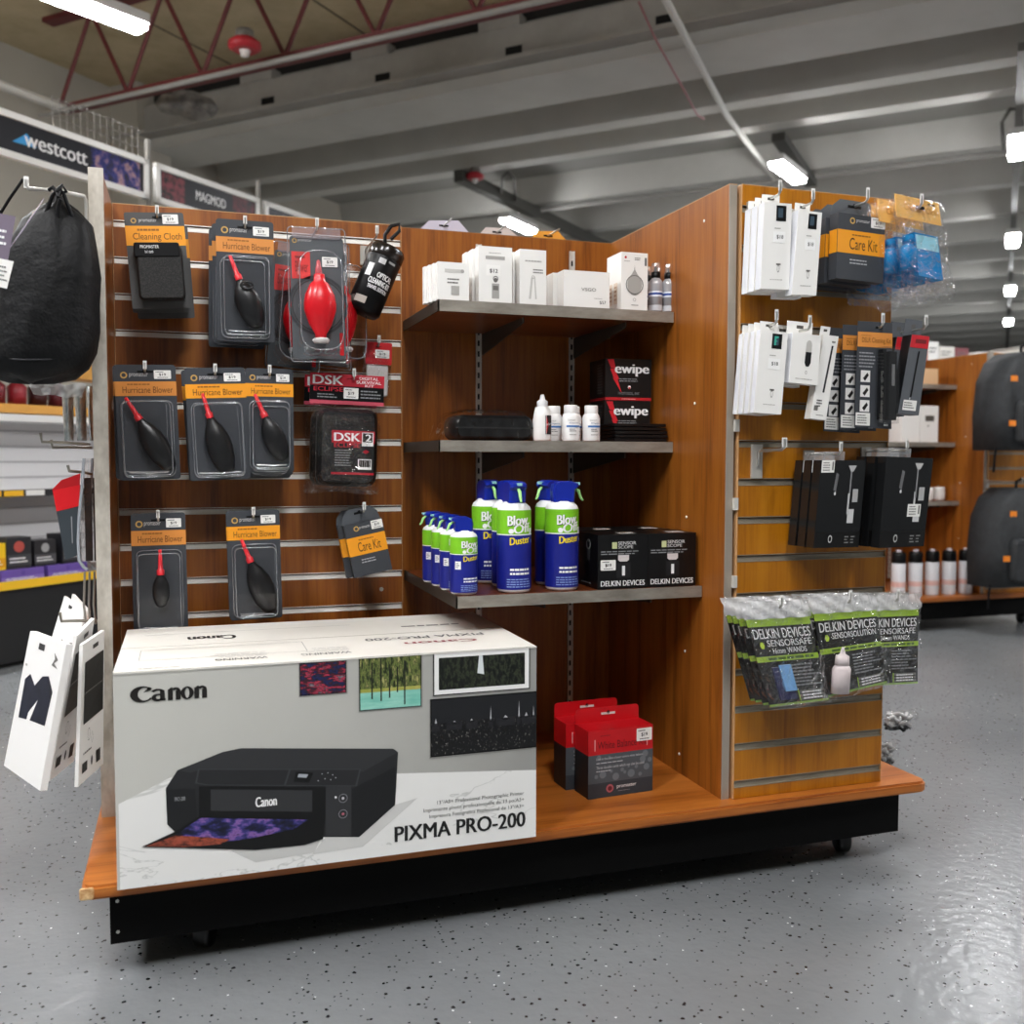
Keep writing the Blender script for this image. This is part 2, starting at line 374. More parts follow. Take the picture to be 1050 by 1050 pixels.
b = MB(); b.bar(atz(470, 180, ZC-.08), atz(640, 262, ZC-.08), .09, .10, PD); tag(b.build('lighting_rail'), 'dark grey lighting rail above the shelf bay wall', 'rail')
b = MB(); b.bar(room(6.6, -.05, ZC-.08), room(28, -.05, ZC-.08), .05, .05, M('#6c6a66', .6)); tag(b.build('lighting_rail'), 'grey lighting rail carrying the row of lamps at the right edge', 'rail')
b = MB(); b.bar(atz(798, 140, ZC-.05), atz(832, 188, ZC-.08), .10, .06, PD); tag(b.build('lighting_rail'), 'short dark rail above the lamp over the right slatwall', 'rail')
pipe('cable', 'thin pink cable hanging from the ledger in two drooping strands', 'cable', [atz(655, 2, ZC), atz(672, 40, ZC-.05), atz(700, 90, ZC-.1), atz(715, 118, ZC-.1), atz(722, 122, ZC-.05)], .006, M('#9a5a62', .6))
pipe('cable', 'dark looped cable beside the red ceiling device', 'cable', [atz(514, 203, ZC-.08), atz(515, 182, ZC-.04), atz(521, 176, ZC-.03), atz(528, 184, ZC-.04), atz(528, 205, ZC-.08)], .012, M('#4c4a46', .6))
pipe('cable', 'dark looped cable beside the nearest lamp at the right edge', 'cable', [atz(1029, 152, ZC-.1), atz(1027, 125, ZC-.04), atz(1036, 112, ZC-.03), atz(1046, 112, ZC-.03), atz(1048, 130, ZC-.05)], .014, M('#4c4a46', .6))
def strobe(p, s, label):
    t = thing('fire_alarm', label, 'fire alarm', p)
    b = MB(); b.lathe([(.10*s, .0), (.13*s, .02*s), (.13*s, .06*s), (.09*s, .09*s)], M('#a01824', .5), 14); b.build('housing', t)
    b = MB(); b.lathe([(.0, -.05*s), (.03*s, -.045*s), (.045*s, -.0*s)], M('#d9d4cf', .4), 12); b.build('lens', t)
    b = MB(); b.lathe([(.08*s, .09*s), (.07*s, .16*s), (.06*s, .16*s)], M('#7a7670', .6), 12); b.build('mount', t)
strobe(atz(251, 52, zb-.02), .7, 'red ceiling fire alarm under the red bar joist')
strobe(atz(487, 184, ZC-.10), .6, 'small red ceiling fire alarm beside the dark lighting rail')
b = MB()
for (px, py, s) in ((178, 108, .12), (192, 106, .14), (206, 110, .12), (199, 116, .1)):
    b.lathe([(.01, -s*.5), (s*.8, -s*.3), (s, 0), (s*.7, s*.4), (.01, s*.5)], noisy('duct_foil', [(.3, '#3c3a37'), (.7, '#8c8882')], 12), 10, at(px, py, 7.0))
tag(b.build('duct_junction'), 'crumpled grey duct junction in the top corner of the left wall', 'duct')

# ceiling lamps
TUBE = M('#fdfdff', .5, 0, emit=LAMP)
def lamp(p0, p1, label, wd=.12):
    p0 = Vector(p0); p1 = Vector(p1); c = (p0+p1)/2; d = p1-p0; L = d.length
    t = thing('ceiling_lamp', label, 'ceiling lamp', c, (0, 0, math.atan2(d.y, d.x)), 'white strip lamps under the ceiling')
    b = MB(); b.box(-L/2, L/2, -wd/2, wd/2, .02, .07, M('#c9c9c6', .5)); b.build('housing', t)
    b = MB(); b.box(-L/2+.01, L/2-.01, -wd/2+.01, wd/2-.01, -.01, .02, TUBE); b.build('diffuser', t)
ZL = CAMZ+2.2
lamp(room(3.05, 4.17, ZL), room(3.78, 4.02, ZL), 'white strip lamp at the upper left beside the red joist')
lamp(atz(517, 226, ZL), atz(546, 239, ZL), 'white strip lamp just above the packs on top of the back wall')
lamp(atz(795, 168, ZL), atz(820, 187, ZL), 'white strip lamp above the white boxes on the right slatwall')
names = ['highest of the lamps at the right edge', 'second highest of the lamps at the right edge', 'third highest of the lamps at the right edge', 'lowest of the lamps at the right edge']
for k in range(4): lamp(room(7.65+3.3*k, -.05, ZL), room(8.2+3.3*k, -.05, ZL), 'white strip lamp, '+names[k], .13)
LW = 'first second third fourth fifth sixth seventh eighth ninth tenth eleventh twelfth thirteenth fourteenth fifteenth sixteenth seventeenth eighteenth nineteenth twentieth twentyfirst twentysecond'.split()
# the rest of the store's lamps, over and behind the camera
for i, (u, v) in enumerate([(-1.1, 1.0), (-1.0, 2.9), (-.6, -.4), (3.2, -.05), (3.2, -4.2), (.9, 4.1), (5.0, -5.5), (9.5, -4.2), (9.5, -8.0), (13.5, -4.2), (17, -4.2), (12.0, 4.1), (16, 4.1)]):
    lamp(room(u, v, ZL), room(u+1.2, v, ZL), 'white strip lamp outside the photo, '+LW[i]+' of the overhead ones', .14)

# =================================================================== GONDOLA
DZ = .178; TOP = 1.398; BY = 2.262; GROOVE0 = 1.3575
def slat_panel(parent, x0, x1, y, z0, z1, gz, m, th=.018, name='slatwall_panel', rm=None):
    b = MB(); b.box(x0, x1, y+.010, y+th, z0, z1, m); gh = .0135
    zs = sorted(gz); lo = z0
    for g in zs+[None]:
        hi = g-gh/2 if g is not None else z1
        if hi > lo: b.box(x0, x1, y, y+.010, lo, hi, m)
        lo = (g+gh/2) if g is not None else z1
    # pale edge banding
    eb = M('#c89a6a', .5)
    b.box(x0-.0012, x0, y-.0004, y+th, z0, z1, eb); b.box(x1, x1+.0012, y-.0004, y+th, z0, z1, eb); b.box(x0, x1, y-.0004, y+th, z1, z1+.0015, eb)
    p = b.build(name, parent)
    first = None
    for g in zs:
        if first is None:
            r = MB(); r.box(x0+.001, x1-.001, y+.0035, y+.0098, -gh/2, gh/2-.0035, rm or ALU)
            r.box(x0+.001, x1-.001, y-.0008, y+.0035, -gh/2-.0006, -gh/2+.0012, rm or ALU)
            r.box(x0+.001, x1-.001, y-.0008, y+.0035, gh/2-.001, gh/2+.0006, rm or ALU)
            first = r.build('groove_rail', p, (0, 0, g))
        else:
            c = first.copy(); COL.objects.link(c); c.parent = p; c.location = (0, 0, g)
    return p
def shelf(parent, x0, x1, yf, zt, th=.022):
    b = MB(); b.box(x0, x1, yf+.002, BY-.004, zt-th+.002, zt, DECKS); p = b.build('shelf', parent)
    e = MB(); e.box(x0-.0015, x1+.001, yf-.001, yf+.002, zt-th, zt+.0008, ALUD); e.box(x0-.0015, x0+.001, yf-.001, BY-.004, zt-th, zt+.0008, M('#3c342c', .5, .3)); e.build('edge_trim', p)
    for x in (x0+.19, x0+.425):
                h = MB(); h.add([(x-.0015, yf+.03, zt-th), (x-.0015, BY-.01, zt-th), (x-.0015, BY-.01, zt-th-.05), (x-.0015, yf+.03, zt-th-.012),
                         (x+.0015, yf+.03, zt-th), (x+.0015, BY-.01, zt-th), (x+.0015, BY-.01, zt-th-.05), (x+.0015, yf+.03, zt-th-.012)],
                        [(0, 1, 2, 3), (7, 6, 5, 4), (3, 2, 6, 7), (0, 3, 7, 4), (1, 5, 6, 2), (0, 4, 5, 1)], M('#4a443c', .5, .4)); h.build('bracket', p)
    return p
DECKS = wood('wood_shelf', '#4c200b', '#6e3515', '#7e421c', 'X', .3)
def gondola(label, shelves, lm, rm_, full=True):
    t = thing('store_gondola', label, 'display gondola', (0, 0, 0))
    b = MB()
    def dk(e, r): return [(x, y) for x, y in rrect(-.17+e, 1.497-e, 1.665+e, 2.86-e, r, 3)]
    b.slab(dk(.0, .02), DZ-.019, DZ-.005, DECKW); b.slab(dk(.004, .017), DZ-.005, DZ, DECKW); b.slab(dk(.003, .017), DZ-.023, DZ-.019, DECKW)
    d = b.build('deck', t)
    c = MB(); c.rbox(-.172, -.150, 1.6635, 1.6665, DZ-.021, DZ-.001, .004, noisy('worn_chipboard', [(.3, '#b97f45'), (.7, '#e8c793')], 120)); c.build('chipped_corner', d)
    b = MB(); b.box(-.130, 1.448, 1.70, 2.83, .062, DZ-.023, M('#040404', .6, spec=.12))
    sk = b.build('skirt', t)
    b = MB()
    for z in (.083, .135): b.lathe([(.0, 0), (.0025, .0005), (.003, .002)], WIRE, 8, (-.118, 1.6985, z), T=Matrix.Rotation(PI/2, 4, 'X'))
    b.build('screw', sk)
    for x, y in ((.02, 1.775), (1.36, 1.775), (.05, 2.75), (1.36, 2.75)):
        b = MB(); T = Matrix.Rotation(math.radians(70), 4, 'Z') @ Matrix.Rotation(PI/2, 4, 'X')
        b.lathe([(.012, -.014), (.029, -.014), (.032, -.010), (.032, .010), (.029, .014), (.012, .014)], M('#0a0a0a', .35), 20, (x, y, .032), T=T)
        cs = b.build('caster', t)
        b = MB(); b.box(x-.02, x+.02, y-.018, y+.018, .055, .0625, M('#333333', .4, .5)); b.build('caster_plate', cs)
    # back walls
    b = MB(); b.box(.479, 1.030, BY, BY+.018, DZ, TOP, WOOD); b.box(.479, 1.03, BY-.0003, BY+.018, TOP, TOP+.0015, M('#9a6a40', .5)); b.build('back_panel', t)
    gz = [GROOVE0-.0762*k for k in range(16) if GROOVE0-.0762*k > DZ+.02]
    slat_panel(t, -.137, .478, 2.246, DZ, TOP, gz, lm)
    for x in (.669, .908):
        b = MB(); b.box(x-.0065, x-.0045, BY-.007, BY, DZ+.02, 1.372, CHROMED); b.box(x+.0045, x+.0065, BY-.007, BY, DZ+.02, 1.372, CHROMED); b.box(x-.0065, x+.0065, BY-.003, BY-.0015, DZ+.02, 1.372, CHROMED)
        for k in range(46):
            z = DZ+.04+k*.0254
            if z < 1.35: b.box(x-.0022, x+.0022, BY-.0035, BY-.002, z, z+.013, BLK2)
        s_ = b.build('shelf_upright', t)
    # divider and its front slatwall
    b = MB(); b.box(1.014, 1.030, 1.703, BY-.001, DZ, TOP, WOOD)
    b.box(1.0135, 1.0305, 1.7015, 1.703, DZ, TOP, M('#b0a79a', .4, .4)); b.box(1.0135, 1.0305, 1.7015, BY, TOP, TOP+.0015, M('#c89a6a', .5))
    dp_ = b.build('divider_panel', t)
    for y, z in ((1.80, 1.35), (1.83, .98), (1.86, .74), (1.86, .45), (1.88, .22)):
        b = MB(); b.lathe([(.0, 0), (.003, .0004), (.0034, .002)], WHITE, 10, (1.0125, y, z), T=Matrix.Rotation(PI/2, 4, 'Y')); b.build('screw', dp_)
    b = MB(); b.box(1.0305, 1.040, 1.712, 1.72, DZ, TOP-.01, BLK2); b.build('reveal_strip', t)  # black strip paints the shade in the gap beside the slatwall
    gz = [.2087+.0762*k for k in range(16) if .2087+.0762*k < TOP-.02]
    slat_panel(t, 1.038, 1.394, 1.695, DZ+.001, TOP, gz, rm_, rm=noisy('dull_groove_insert', [(.3, '#8b8272'), (.7, '#a79d8c')], 10, 3, .45, (1, 1, 6), metal=.4))
    b = MB(); b.box(1.376, 1.392, 1.714, 2.25, DZ, TOP, WOOD); b.build('rear_divider', t)
    # left end panel
    b = MB(); b.box(-.1575, -.139, 1.992, 2.60, DZ, TOP, WOOD); b.build('end_panel', t)
    b = MB(); b.box(-.1625, -.1365, 1.984, 1.992, DZ+.0, TOP+.001, STEELW); b.build('end_trim', t)
    for x0, x1, yf, zt in shelves: shelf(t, x0, x1, yf, zt)
    return t
STEELW = noisy('scuffed_metal_edge', [(.35, '#a79f92'), (.6, '#d8d2c6')], 16, 4, .4, (1, 1, .5), metal=.35)
CHROMED = M('#dcd8cf', .4, .25)
SH = [(.487, 1.011, 1.925, 1.182), (.487, 1.011, 1.922, .900), (.487, 1.012, 1.79, .600)]
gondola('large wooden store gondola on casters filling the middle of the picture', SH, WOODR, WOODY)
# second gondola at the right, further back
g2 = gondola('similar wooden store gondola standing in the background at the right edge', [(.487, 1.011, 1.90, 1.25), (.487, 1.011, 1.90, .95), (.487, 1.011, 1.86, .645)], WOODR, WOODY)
G2 = Vector((2.82, 2.24, 0)); g2.location = G2

# upright slot holders between divider and slatwall (white clips)
b = None
for i, z in enumerate((.93, .775, .62, .545)):
    b = MB(); b.box(1.028, 1.0375, 1.692, 1.70, z-.012, z+.012, M('#d8d5cd', .4, .2))
    tag(b.build('panel_clip'), ['highest', 'second', 'third', 'lowest'][i]+' white metal clip on the left edge of the right slatwall', 'clip', 'white clips on the right slatwall edge')

# =================================================================== HOOKS
def hook(x, z, yw, yf, label, up=.018, r=.0022, plate=True, droop=0):
    b = MB(); n = 4
    b.tube([(x, yw-.001, z-.022), (x, yw-.004, z-.004), (x, yw-.010, z), (x, (yw+yf)/2, z-droop/2), (x, yf+.006, z-droop), (x, yf+.001, z+.004-droop), (x, yf, z+up-droop)], r, WIRE, 8)
    if plate: b.box(x-.012, x+.012, yw-.0045, yw-.0005, z-.035, z+.008, M('#bdbab2', .35, .6))
    b.box(x-.0035, x+.0035, yf-.0008, yf+.0008, z+up*.3-droop, z+up-droop+.004, WHITE)
    return tag(b.build('display_hook'), label, 'hook', 'metal display hooks')

# =================================================================== PACK PARTS
def sticker(parent, x, z, y, w=.026, h=.018, txt=None):
    b = MB(); b.prism(rrect(x-w/2, x+w/2, z-h/2, z+h/2, .0015, 2), y-.0004, y, M('#f3f2ee', .6))
    f = Face(b, x-w/2, z+h/2, w, h, y-.0006, .0001)
    f.lines(.1, .08, .75, .3, 1, M('#777777', .6)); f.t(txt or '$19', .3, .35, .7, .68, INK, .03); f.lines(.2, .75, .85, .92, 1, M('#555555', .6))
    return b.build('price_sticker', parent)
def card_header(f, title, h0, h1, small='', dull=False):
    """grey card top with a gold ring logo, orange title band"""
    og = ORD if dull else ORANGE
    a = (h0)*.62
    f.ring(.15, a, h0*.2, h0*.12, M('#c9a25a', .4), 1, 14)
    f.t('promaster', .24, a-h0*.14, .54, a+h0*.16, M('#cfcfcf', .5), 0, 1)
    f.r(0.0, h0, 1.0, h1, og, 1)
    f.t(title, .12, h0+(h1-h0)*.36, .94, h1-(h1-h0)*.2, M('#6a3c08', .5), 0, 2)
    f.lines(.2, h0+(h1-h0)*.1, .6, h0+(h1-h0)*.3, 1, M('#9a5c10', .5), 2, .5)
def slot(f, u, v, s=.09, l=3):
    f.r(u-s, v-.008, u+s, v+.008, BLK2, l); f.c(u, v-.006, .016, BLK2, l, 10)

def bag_sheet(mb, w, h, y0, th, m, seed=1, nu=12, nv=16, zt=0, amp=.006):
    rnd = random.Random(seed); ph = [(rnd.uniform(3, 11), rnd.uniform(3, 11), rnd.uniform(0, 6)) for _ in range(5)]
    def fn(s):
        def g(a, c):
            e = min(a, 1-a, c, 1-c)*6; e = min(1, e)
            wv = sum(math.sin(p*a*2+q*c*2.3+r) for p, q, r in ph)*amp/3
            return ((a-.5)*w*(1+.02*math.sin(c*9+seed)), y0+s*(th/2*e)+wv*e*.6, zt-c*h+.003*math.sin(a*7+seed)*(c > .5))
        return g
    mb.grid(lambda a, c: fn(-1)(a, 1-c), nu, nv, m); mb.grid(lambda a, c: fn(1)(1-a, 1-c), nu, nv, m)

RIM_GLINT = clear('blister_rim', tint='#cfd4da', amt=.25, facing=.7, milky=.22)  # milky tint paints highlights along the plastic edges
# ------------------------------------------------------------------ blower packs
RUB = noisy('black_rubber', [(.3, '#0b0b0c'), (.7, '#1a1a1c')], 60, 2, .32)
def blower(parent, cx, cz, L, R_, ang, y, bulb, noz, ring=None, noz_len=.035, flat=.8, name='bulb'):
    """squeeze bulb with a thin nozzle; ang = lean from vertical"""
    T = Matrix.Rotation(ang, 4, 'Y')
    prof = [(.001, -L*.5), (R_*.35, -L*.49), (R_*.62, -L*.42), (R_*.92, -L*.22), (R_, -.02*L), (R_*.93, L*.16), (R_*.66, L*.33), (R_*.36, L*.44), (R_*.30, L*.50), (R_*.28, L*.56), (.001, L*.57)]
    b = MB(); b.lathe(prof, bulb, 24, (cx, y, cz), T=T, sy=flat); o = b.build(name, parent)
    n = MB(); z0 = L*.55
    n.lathe([(.0075, z0-.006), (.0075, z0+.004), (.0048, z0+.006), (.0042, z0+noz_len*.5), (.0030, z0+noz_len), (.0012, z0+noz_len)], noz, 12, (cx, y, cz), T=T); n.build('nozzle', o)
    if ring:
        rb = MB(); rx, rz, rr = ring; pts = [(cx+rx+rr*math.cos(a), y-R_*flat*.9-.001, cz+rz+rr*.6*math.sin(a)) for a in [2*PI*k/16 for k in range(17)]]
        rb.tube(pts, .0022, RUB, 6); rb.build('hanging_ring', o)
    return o
def blister(parent, x0, x1, z0, z1, y0, y1, r=.012):
    b = MB(); o = rrect(x0, x1, z0, z1, r); i_ = rrect(x0+.004, x1-.004, z0+.004, z1-.004, r*.8); n = len(o)
    vs = [(x, y0, z) for x, z in i_]+[(x, y1, z) for x, z in o]
    b.add(vs, [tuple(range(n))]+[(i, n+i, n+(i+1) % n, (i+1) % n) for i in range(n)], CLEAR)
    # flange, then milky tubes standing in for edge highlights
    fl_ = rrect(x0-.003, x1+.003, z0-.003, z1+.003, r); b.add([(x, y1-.0004, z) for x, z in o]+[(x, y1-.0004, z) for x, z in fl_], [(i, n+i, n+(i+1) % n, (i+1) % n) for i in range(n)], CLEAR)
    b.tube([(x, y0, z) for x, z in i_]+[(i_[0][0], y0, i_[0][1])], .0009, RIM_GLINT, 5); b.tube([(x, y1-.0012, z) for x, z in o]+[(o[0][0], y1-.0012, o[0][1])], .0011, RIM_GLINT, 5)
    b.tube([(x0+.012, y0-.0004, z0+.010), ((x0+x1)/2, y0-.0004, z0+.0085), (x1-.012, y0-.0004, z0+.010)], .0016, RIM_GLINT, 5)
    return b.build('clear_blister', parent)
def blower_pack(pxr, Y, lean=0, bulb=(.5, .64, .32, .030), ang=-.4, dull=False, ring=None, nz=.045, title='Hurricane Blower', stick=(.78, .06), noz=None, cardm=None):
    cx, zt, w, h = rect(*pxr, Y)
    t = thing('blower_pack', 'x', 'blower pack', (cx, Y, zt-.015), (0, lean, 0)); g = cardm or GREY
    b = MB(); b.prism(rrect(-w/2, w/2, -h+.015, .015, .006), -.0006, .0006, g)
    f = Face(b, -w/2, .015, w, h, -.0009); card_header(f, title, .145, .27, dull=dull); slot(f, .5, .06, .13); b.build('backing_card', t)
    bu, bv, bl, br = bulb
    blower(t, (bu-.5)*w, .015-bv*h, bl*h, br*w, ang, -.020, RUB, noz or REDN, ring, nz, .55)
    blister(t, -w*.42, w*.42, .015-h*.975, .015-h*.31, -.040, -.001)
    sticker(t, (stick[0]-.5)*w, .015-stick[1]*h-.006, -.0012, w*.28, h*.075)
    return t
YH = 2.10
t1 = blower_pack((222, 226, 281, 350), YH, 0, (.54, .70, .42, .23), -.36, True, ring=(-.004, .035, .012))
stack(t1, 3, (-.006, .035, -.003), 'hurricane blower pack, {} on the hook left of the red blower', 'blower packs on the left slatwall', .003, .02)
hook(t1.location.x, t1.location.z, 2.246, YH-.012, 'metal hook holding the blower packs left of the red blower')
t1 = blower_pack((118, 374, 181, 492), YH, -.03, (.62, .70, .50, .21), -.5, True)
stack(t1, 2, (-.004, .04, -.001), 'hurricane blower pack, {}, leftmost stack of the middle row', 'blower packs on the left slatwall', .003, .02)
hook(t1.location.x, t1.location.z, 2.246, YH-.012, 'metal hook holding the leftmost blower packs of the middle row')
t1 = blower_pack((190, 377, 252, 492), YH, -.04, (.50, .70, .52, .22), -.25, False)
stack(t1, 2, (-.004, .04, -.001), 'hurricane blower pack, {}, second stack of the middle row', 'blower packs on the left slatwall', .003, .02)
hook(t1.location.x, t1.location.z, 2.246, YH-.012, 'metal hook holding the second stack of blower packs, middle row')
t1 = blower_pack((252, 378, 301, 484), YH, 0, (.58, .68, .46, .24), -.40, False)
stack(t1, 3, (-.001, .035, -.008), 'hurricane blower pack, {}, third stack of the middle row', 'blower packs on the left slatwall', .002, .015)
hook(t1.location.x, t1.location.z, 2.246, YH-.012, 'metal hook holding the third stack of blower packs, middle row')
t1 = blower_pack((135, 526, 191, 648), YH, -.01, (.52, .64, .28, .16), 0.0, True, nz=.045)
stack(t1, 1, (0, 0, 0), 'hurricane blower pack with a small upright bulb, left in the bottom row', 'blower packs on the left slatwall')
t1['label'] = 'hurricane blower pack with a small upright bulb, left in the bottom row'
hook(t1.location.x, t1.location.z, 2.246, YH-.012, 'metal hook holding the left blower pack of the bottom row')
t1 = blower_pack((233, 523, 287, 635), YH, -.02, (.60, .70, .50, .24), -.35, False)
stack(t1, 2, (-.003, .04, -.003), 'hurricane blower pack, {}, right stack in the bottom row', 'blower packs on the left slatwall', .003, .02)
hook(t1.location.x, t1.location.z, 2.246, YH-.012, 'metal hook holding the right blower packs of the bottom row')

# cleaning cloth packs
cx, zt, w, h = rect(128, 218, 189, 316, YH)
t = thing('cleaning_cloth_pack', 'x', 'cloth pack', (cx, YH, zt-.012), (0, -.07, 0))
b = MB(); b.prism(rrect(-w/2, w/2, -h+.012, .012, .004), -.0006, .0006, M('#4a4a4a', .5)); f = Face(b, -w/2, .012, w, h, -.0009)
card_header(f, 'Cleaning Cloth', .14, .345); slot(f, .55, .05, .08); b.build('backing_card', t)
b = MB(); MESH = noisy('black_mesh_fabric', [(.45, '#050505'), (.62, '#242220')], 420, 1, .7)
b.rbox(-w*.36, w*.42, -.028, -.002, .012-h*.93, .012-h*.36, .010, MESH)
b.rbox(-w*.38, w*.38, -.030, -.002, .012-h*.49, .012-h*.34, .004, BLACK)
f = Face(b, -w*.38, .012-h*.34, w*.76, h*.15, -.0305); f.t('PROMASTER', .14, .2, .55, .42, TXTW, 0, 1); f.t('1x1 cloth', .24, .55, .42, .75, TXTW, 0, 1); b.build('mesh_pouch', t)
sticker(t, w*.27, .012-h*.07, -.0012, w*.27, h*.10)
stack(t, 3, (.003, .035, -.006), 'yellow banded cleaning cloth pack with black mesh pouch, {}', 'cleaning cloth packs', .003, .015)
hook(t.location.x+.006, t.location.z+.002, 2.246, YH-.014, 'metal hook holding the cleaning cloth packs')

# red blower clamshells
def red_blower(pxr, Y, lean, label, front=True):
    cx, zt, w, h = rect(*pxr, Y); t = thing('blower_clamshell', label, 'blower pack', (cx, Y, zt-.01), (0, lean, 0), 'red blower clamshells')
    b = MB(); b.prism(rrect(-w/2+.004, w/2-.004, -h+.016, -.008, .006), .0, .0012, M('#53575b', .5)); f = Face(b, -w/2, .01, w, h, -.0003)
    f.r(.06, .18, .38, .38, M('#e03a38', .5), 1); b.T = Matrix(); f.t('Blower', .12, .25, .34, .33, M('#7a1010', .5), 0, 2); f.lines(.12, .2, .3, .24, 1, M('#7a1010', .5), 2)
    f.ring(.12, .10, .018, .011, M('#c9a25a', .4)); f.t('promaster', .18, .085, .42, .11, M('#cfcfcf', .5), 0, 1)
    f.ring(.5, .575, .20, .19, M('#2a2c2e', .5), 1, 24); f.ring(.5, .575, .225, .205, M('#303338', .5), 1, 24)
    f.r(.86, .78, .93, .95, RED, 1); b.build('backing_card', t)
    T = Matrix(); bb = MB(); rr = w*.28; L = h*.48; cz = .01-h*.60
    bb.lathe([(.001, -L*.5), (rr*.34, -L*.5), (rr*.36, -L*.42), (rr*.7, -L*.28), (rr*.98, -L*.06), (rr, .04*L), (rr*.9, L*.18), (rr*.6, L*.34), (rr*.36, L*.40), (rr*.34, L*.47), (rr*.30, L*.50), (.001, L*.50)], M('#d8101f', .28), 26, (0, -.028, cz), sy=.75)
    bl = bb.build('bulb', t)
    n = MB(); n.lathe([(rr*.22, 0), (rr*.20, .012), (rr*.10, h*.11), (.001, h*.115)], M('#c05058', .35), 12, (0, -.02, cz+L*.49)); n.build('nozzle', bl)
    n = MB(); n.lathe([(rr*.42, -.004), (rr*.55, .002), (rr*.42, .006)], M('#cfc9c6', .3), 14, (0, -.028, cz-L*.5-.004)); n.build('base_valve', bl)
    f2 = MB(); fb = Face(f2, -rr, cz+.01, rr*2, .02, -.028-rr*.78); fb.t('Hurricane', .32, .1, .7, .5, TXTW, 0, 1, rise=.1)
    c = MB(); o = rrect(-w/2, w/2, -h+.01, .01, .008); i_ = rrect(-w*.40, w*.40, -h+.02, .0-h*.13, .02); n_ = len(o)
    c.add([(x, -.001, z) for x, z in o]+[(x, -.004, z) for x, z in i_], [(i, (i+1) % n_, (i+1) % n_+n_, i+n_) for i in range(n_)], CLEAR)
    j = rrect(-w*.36, w*.36, -h+.03, -.005-h*.15, .03)
    c.add([(x, -.004, z) for x, z in i_]+[(x, -.055, z) for x, z in j], [(i, (i+1) % n_, (i+1) % n_+n_, i+n_) for i in range(n_)]+[tuple(range(n_, 2*n_))], CLEAR)
    c.tube([(x, -.055, z) for x, z in j]+[(j[0][0], -.055, j[0][1])], .0011, RIM_GLINT, 5); c.tube([(x, -.002, z) for x, z in o]+[(o[0][0], -.002, o[0][1])], .0012, RIM_GLINT, 5)  # milky tubes painted in as edge highlights
    c.prism(rrect(-w*.42, w*.42, -.012, .010, .005), -.003, -.001, clear('clamshell_top', amt=.12, milky=.12, tint='#f4eef2')); c.build('clamshell', t)
    sticker(t, w*.22, .01-h*.25, -.0015, w*.27, h*.075)
    return t
rb = red_blower((295, 234, 354, 371), 2.06, -.02, 'clear clamshell with a red squeeze blower, in front')
rb2 = copy_tree(rb, Vector(rb.location)+Vector((.044, .080, -.006)), (0, -.02, .8), 'clear clamshell with a red blower, behind, its red bulb peeking out right')
rb3 = copy_tree(rb, Vector(rb.location)+Vector((-.018, .125, -.010)), (0, .08, .1), 'clear clamshell leaning left behind the red blower, red label showing')
hook(rb.location.x, rb.location.z+.006, 2.246, 2.045, 'metal hook holding the red blower clamshells')

# optical cleaning kit pouch
p = at(385, 288, 2.13); t = thing('cleaning_kit_case', 'black cylindrical optical cleaning kit case hung on a carabiner', 'cleaning kit', p, (0, .40, 0))
R_ = .038; hh = .155
b = MB(); b.lathe([(.001, -hh/2), (R_*.85, -hh/2), (R_, -hh/2+.008), (R_, hh/2-.030), (R_*.99, hh/2-.028)], BLK2, 28); cs = b.build('tube_body', t)
b = MB(); b.lathe([(R_*1.0, hh/2-.028), (R_*1.02, hh/2-.026), (R_*1.02, hh/2-.008), (R_*.9, hh/2), (.001, hh/2)], M('#17120f', .2), 28); b.build('lid', t)
b = MB(); b.warp = lambda q: Vector((R_*1.008*math.sin(q.x/R_), -(R_*1.008-q.y)*math.cos(q.x/R_), q.z))
f = Face(b, -.035, hh/2-.03, .07, hh-.036, -.0003)
f.t('OPTICAL', .42, .30, .94, .40, TXTW, .03, 1); f.t('CLEANING KIT', .22, .43, .98, .53, TXTW, .03, 1); f.t('TRAVEL EDITION', .26, .56, .94, .63, TXTW, .02, 1)
f.r(.30, .04, .52, .14, M('#b9b9b9', .4), 1); f.r(.60, .04, .84, .08, M('#8e8e8e', .4), 1); f.r(.02, .18, .22, .42, M('#cfcfcf', .4), 1)
f.r(.02, .80, .40, .93, M('#a59a90', .4), 1); b.build('printed_sleeve', t)
b = MB(); b.tube([(-.005, -.004, hh/2-.01), (-.02, -.008, hh/2+.02), (-.015, -.006, hh/2+.045), (.0, 0, hh/2+.058), (.006, 0, hh/2+.045), (-.004, 0, hh/2+.02)], .004, BLACK, 8); b.build('carabiner', t)
q = at(384, 243, 2.13); hook(q.x, q.z-.004, 2.246, 2.10, 'black-tipped hook holding the optical cleaning kit case')

# little red-headed bag near the right edge of the left slatwall
cx, zt, w, h = rect(373, 351, 402, 405, 2.20); t = thing('sensor_swab_bag', 'small clear bag with red header behind the DSK kit', 'accessory bag', (cx, 2.20, zt-.008), (0, .03, 0))
b = MB(); b.prism(rrect(-w*.42, w/2, -h*.42+.008, .008, .003), -.001, .001, M('#c8141c', .45)); f = Face(b, -w*.42, .008, w*.92, h*.42, -.0013); f.t('Eclipse', .1, .55, .45, .75, M('#7a0a10', .5)); slot(f, .5, .2, .1); b.build('header_card', t)
b = MB(); b.rbox(-w*.36, w*.40, .002, .010, -h*.95, -h*.35, .004, M('#dcd9d6', .5)); b.build('white_swab_box', t)
b = MB(); bag_sheet(b, w, h, 0.004, .018, CRINK, 3, 8, 10, 0.0, .003); b.build('clear_bag', t)
sticker(t, w*.16, .008-h*.22, -.0014, w*.5, h*.16); hook(cx, zt-.008, 2.246, 2.185, 'dark hook holding the small red-headed bag')

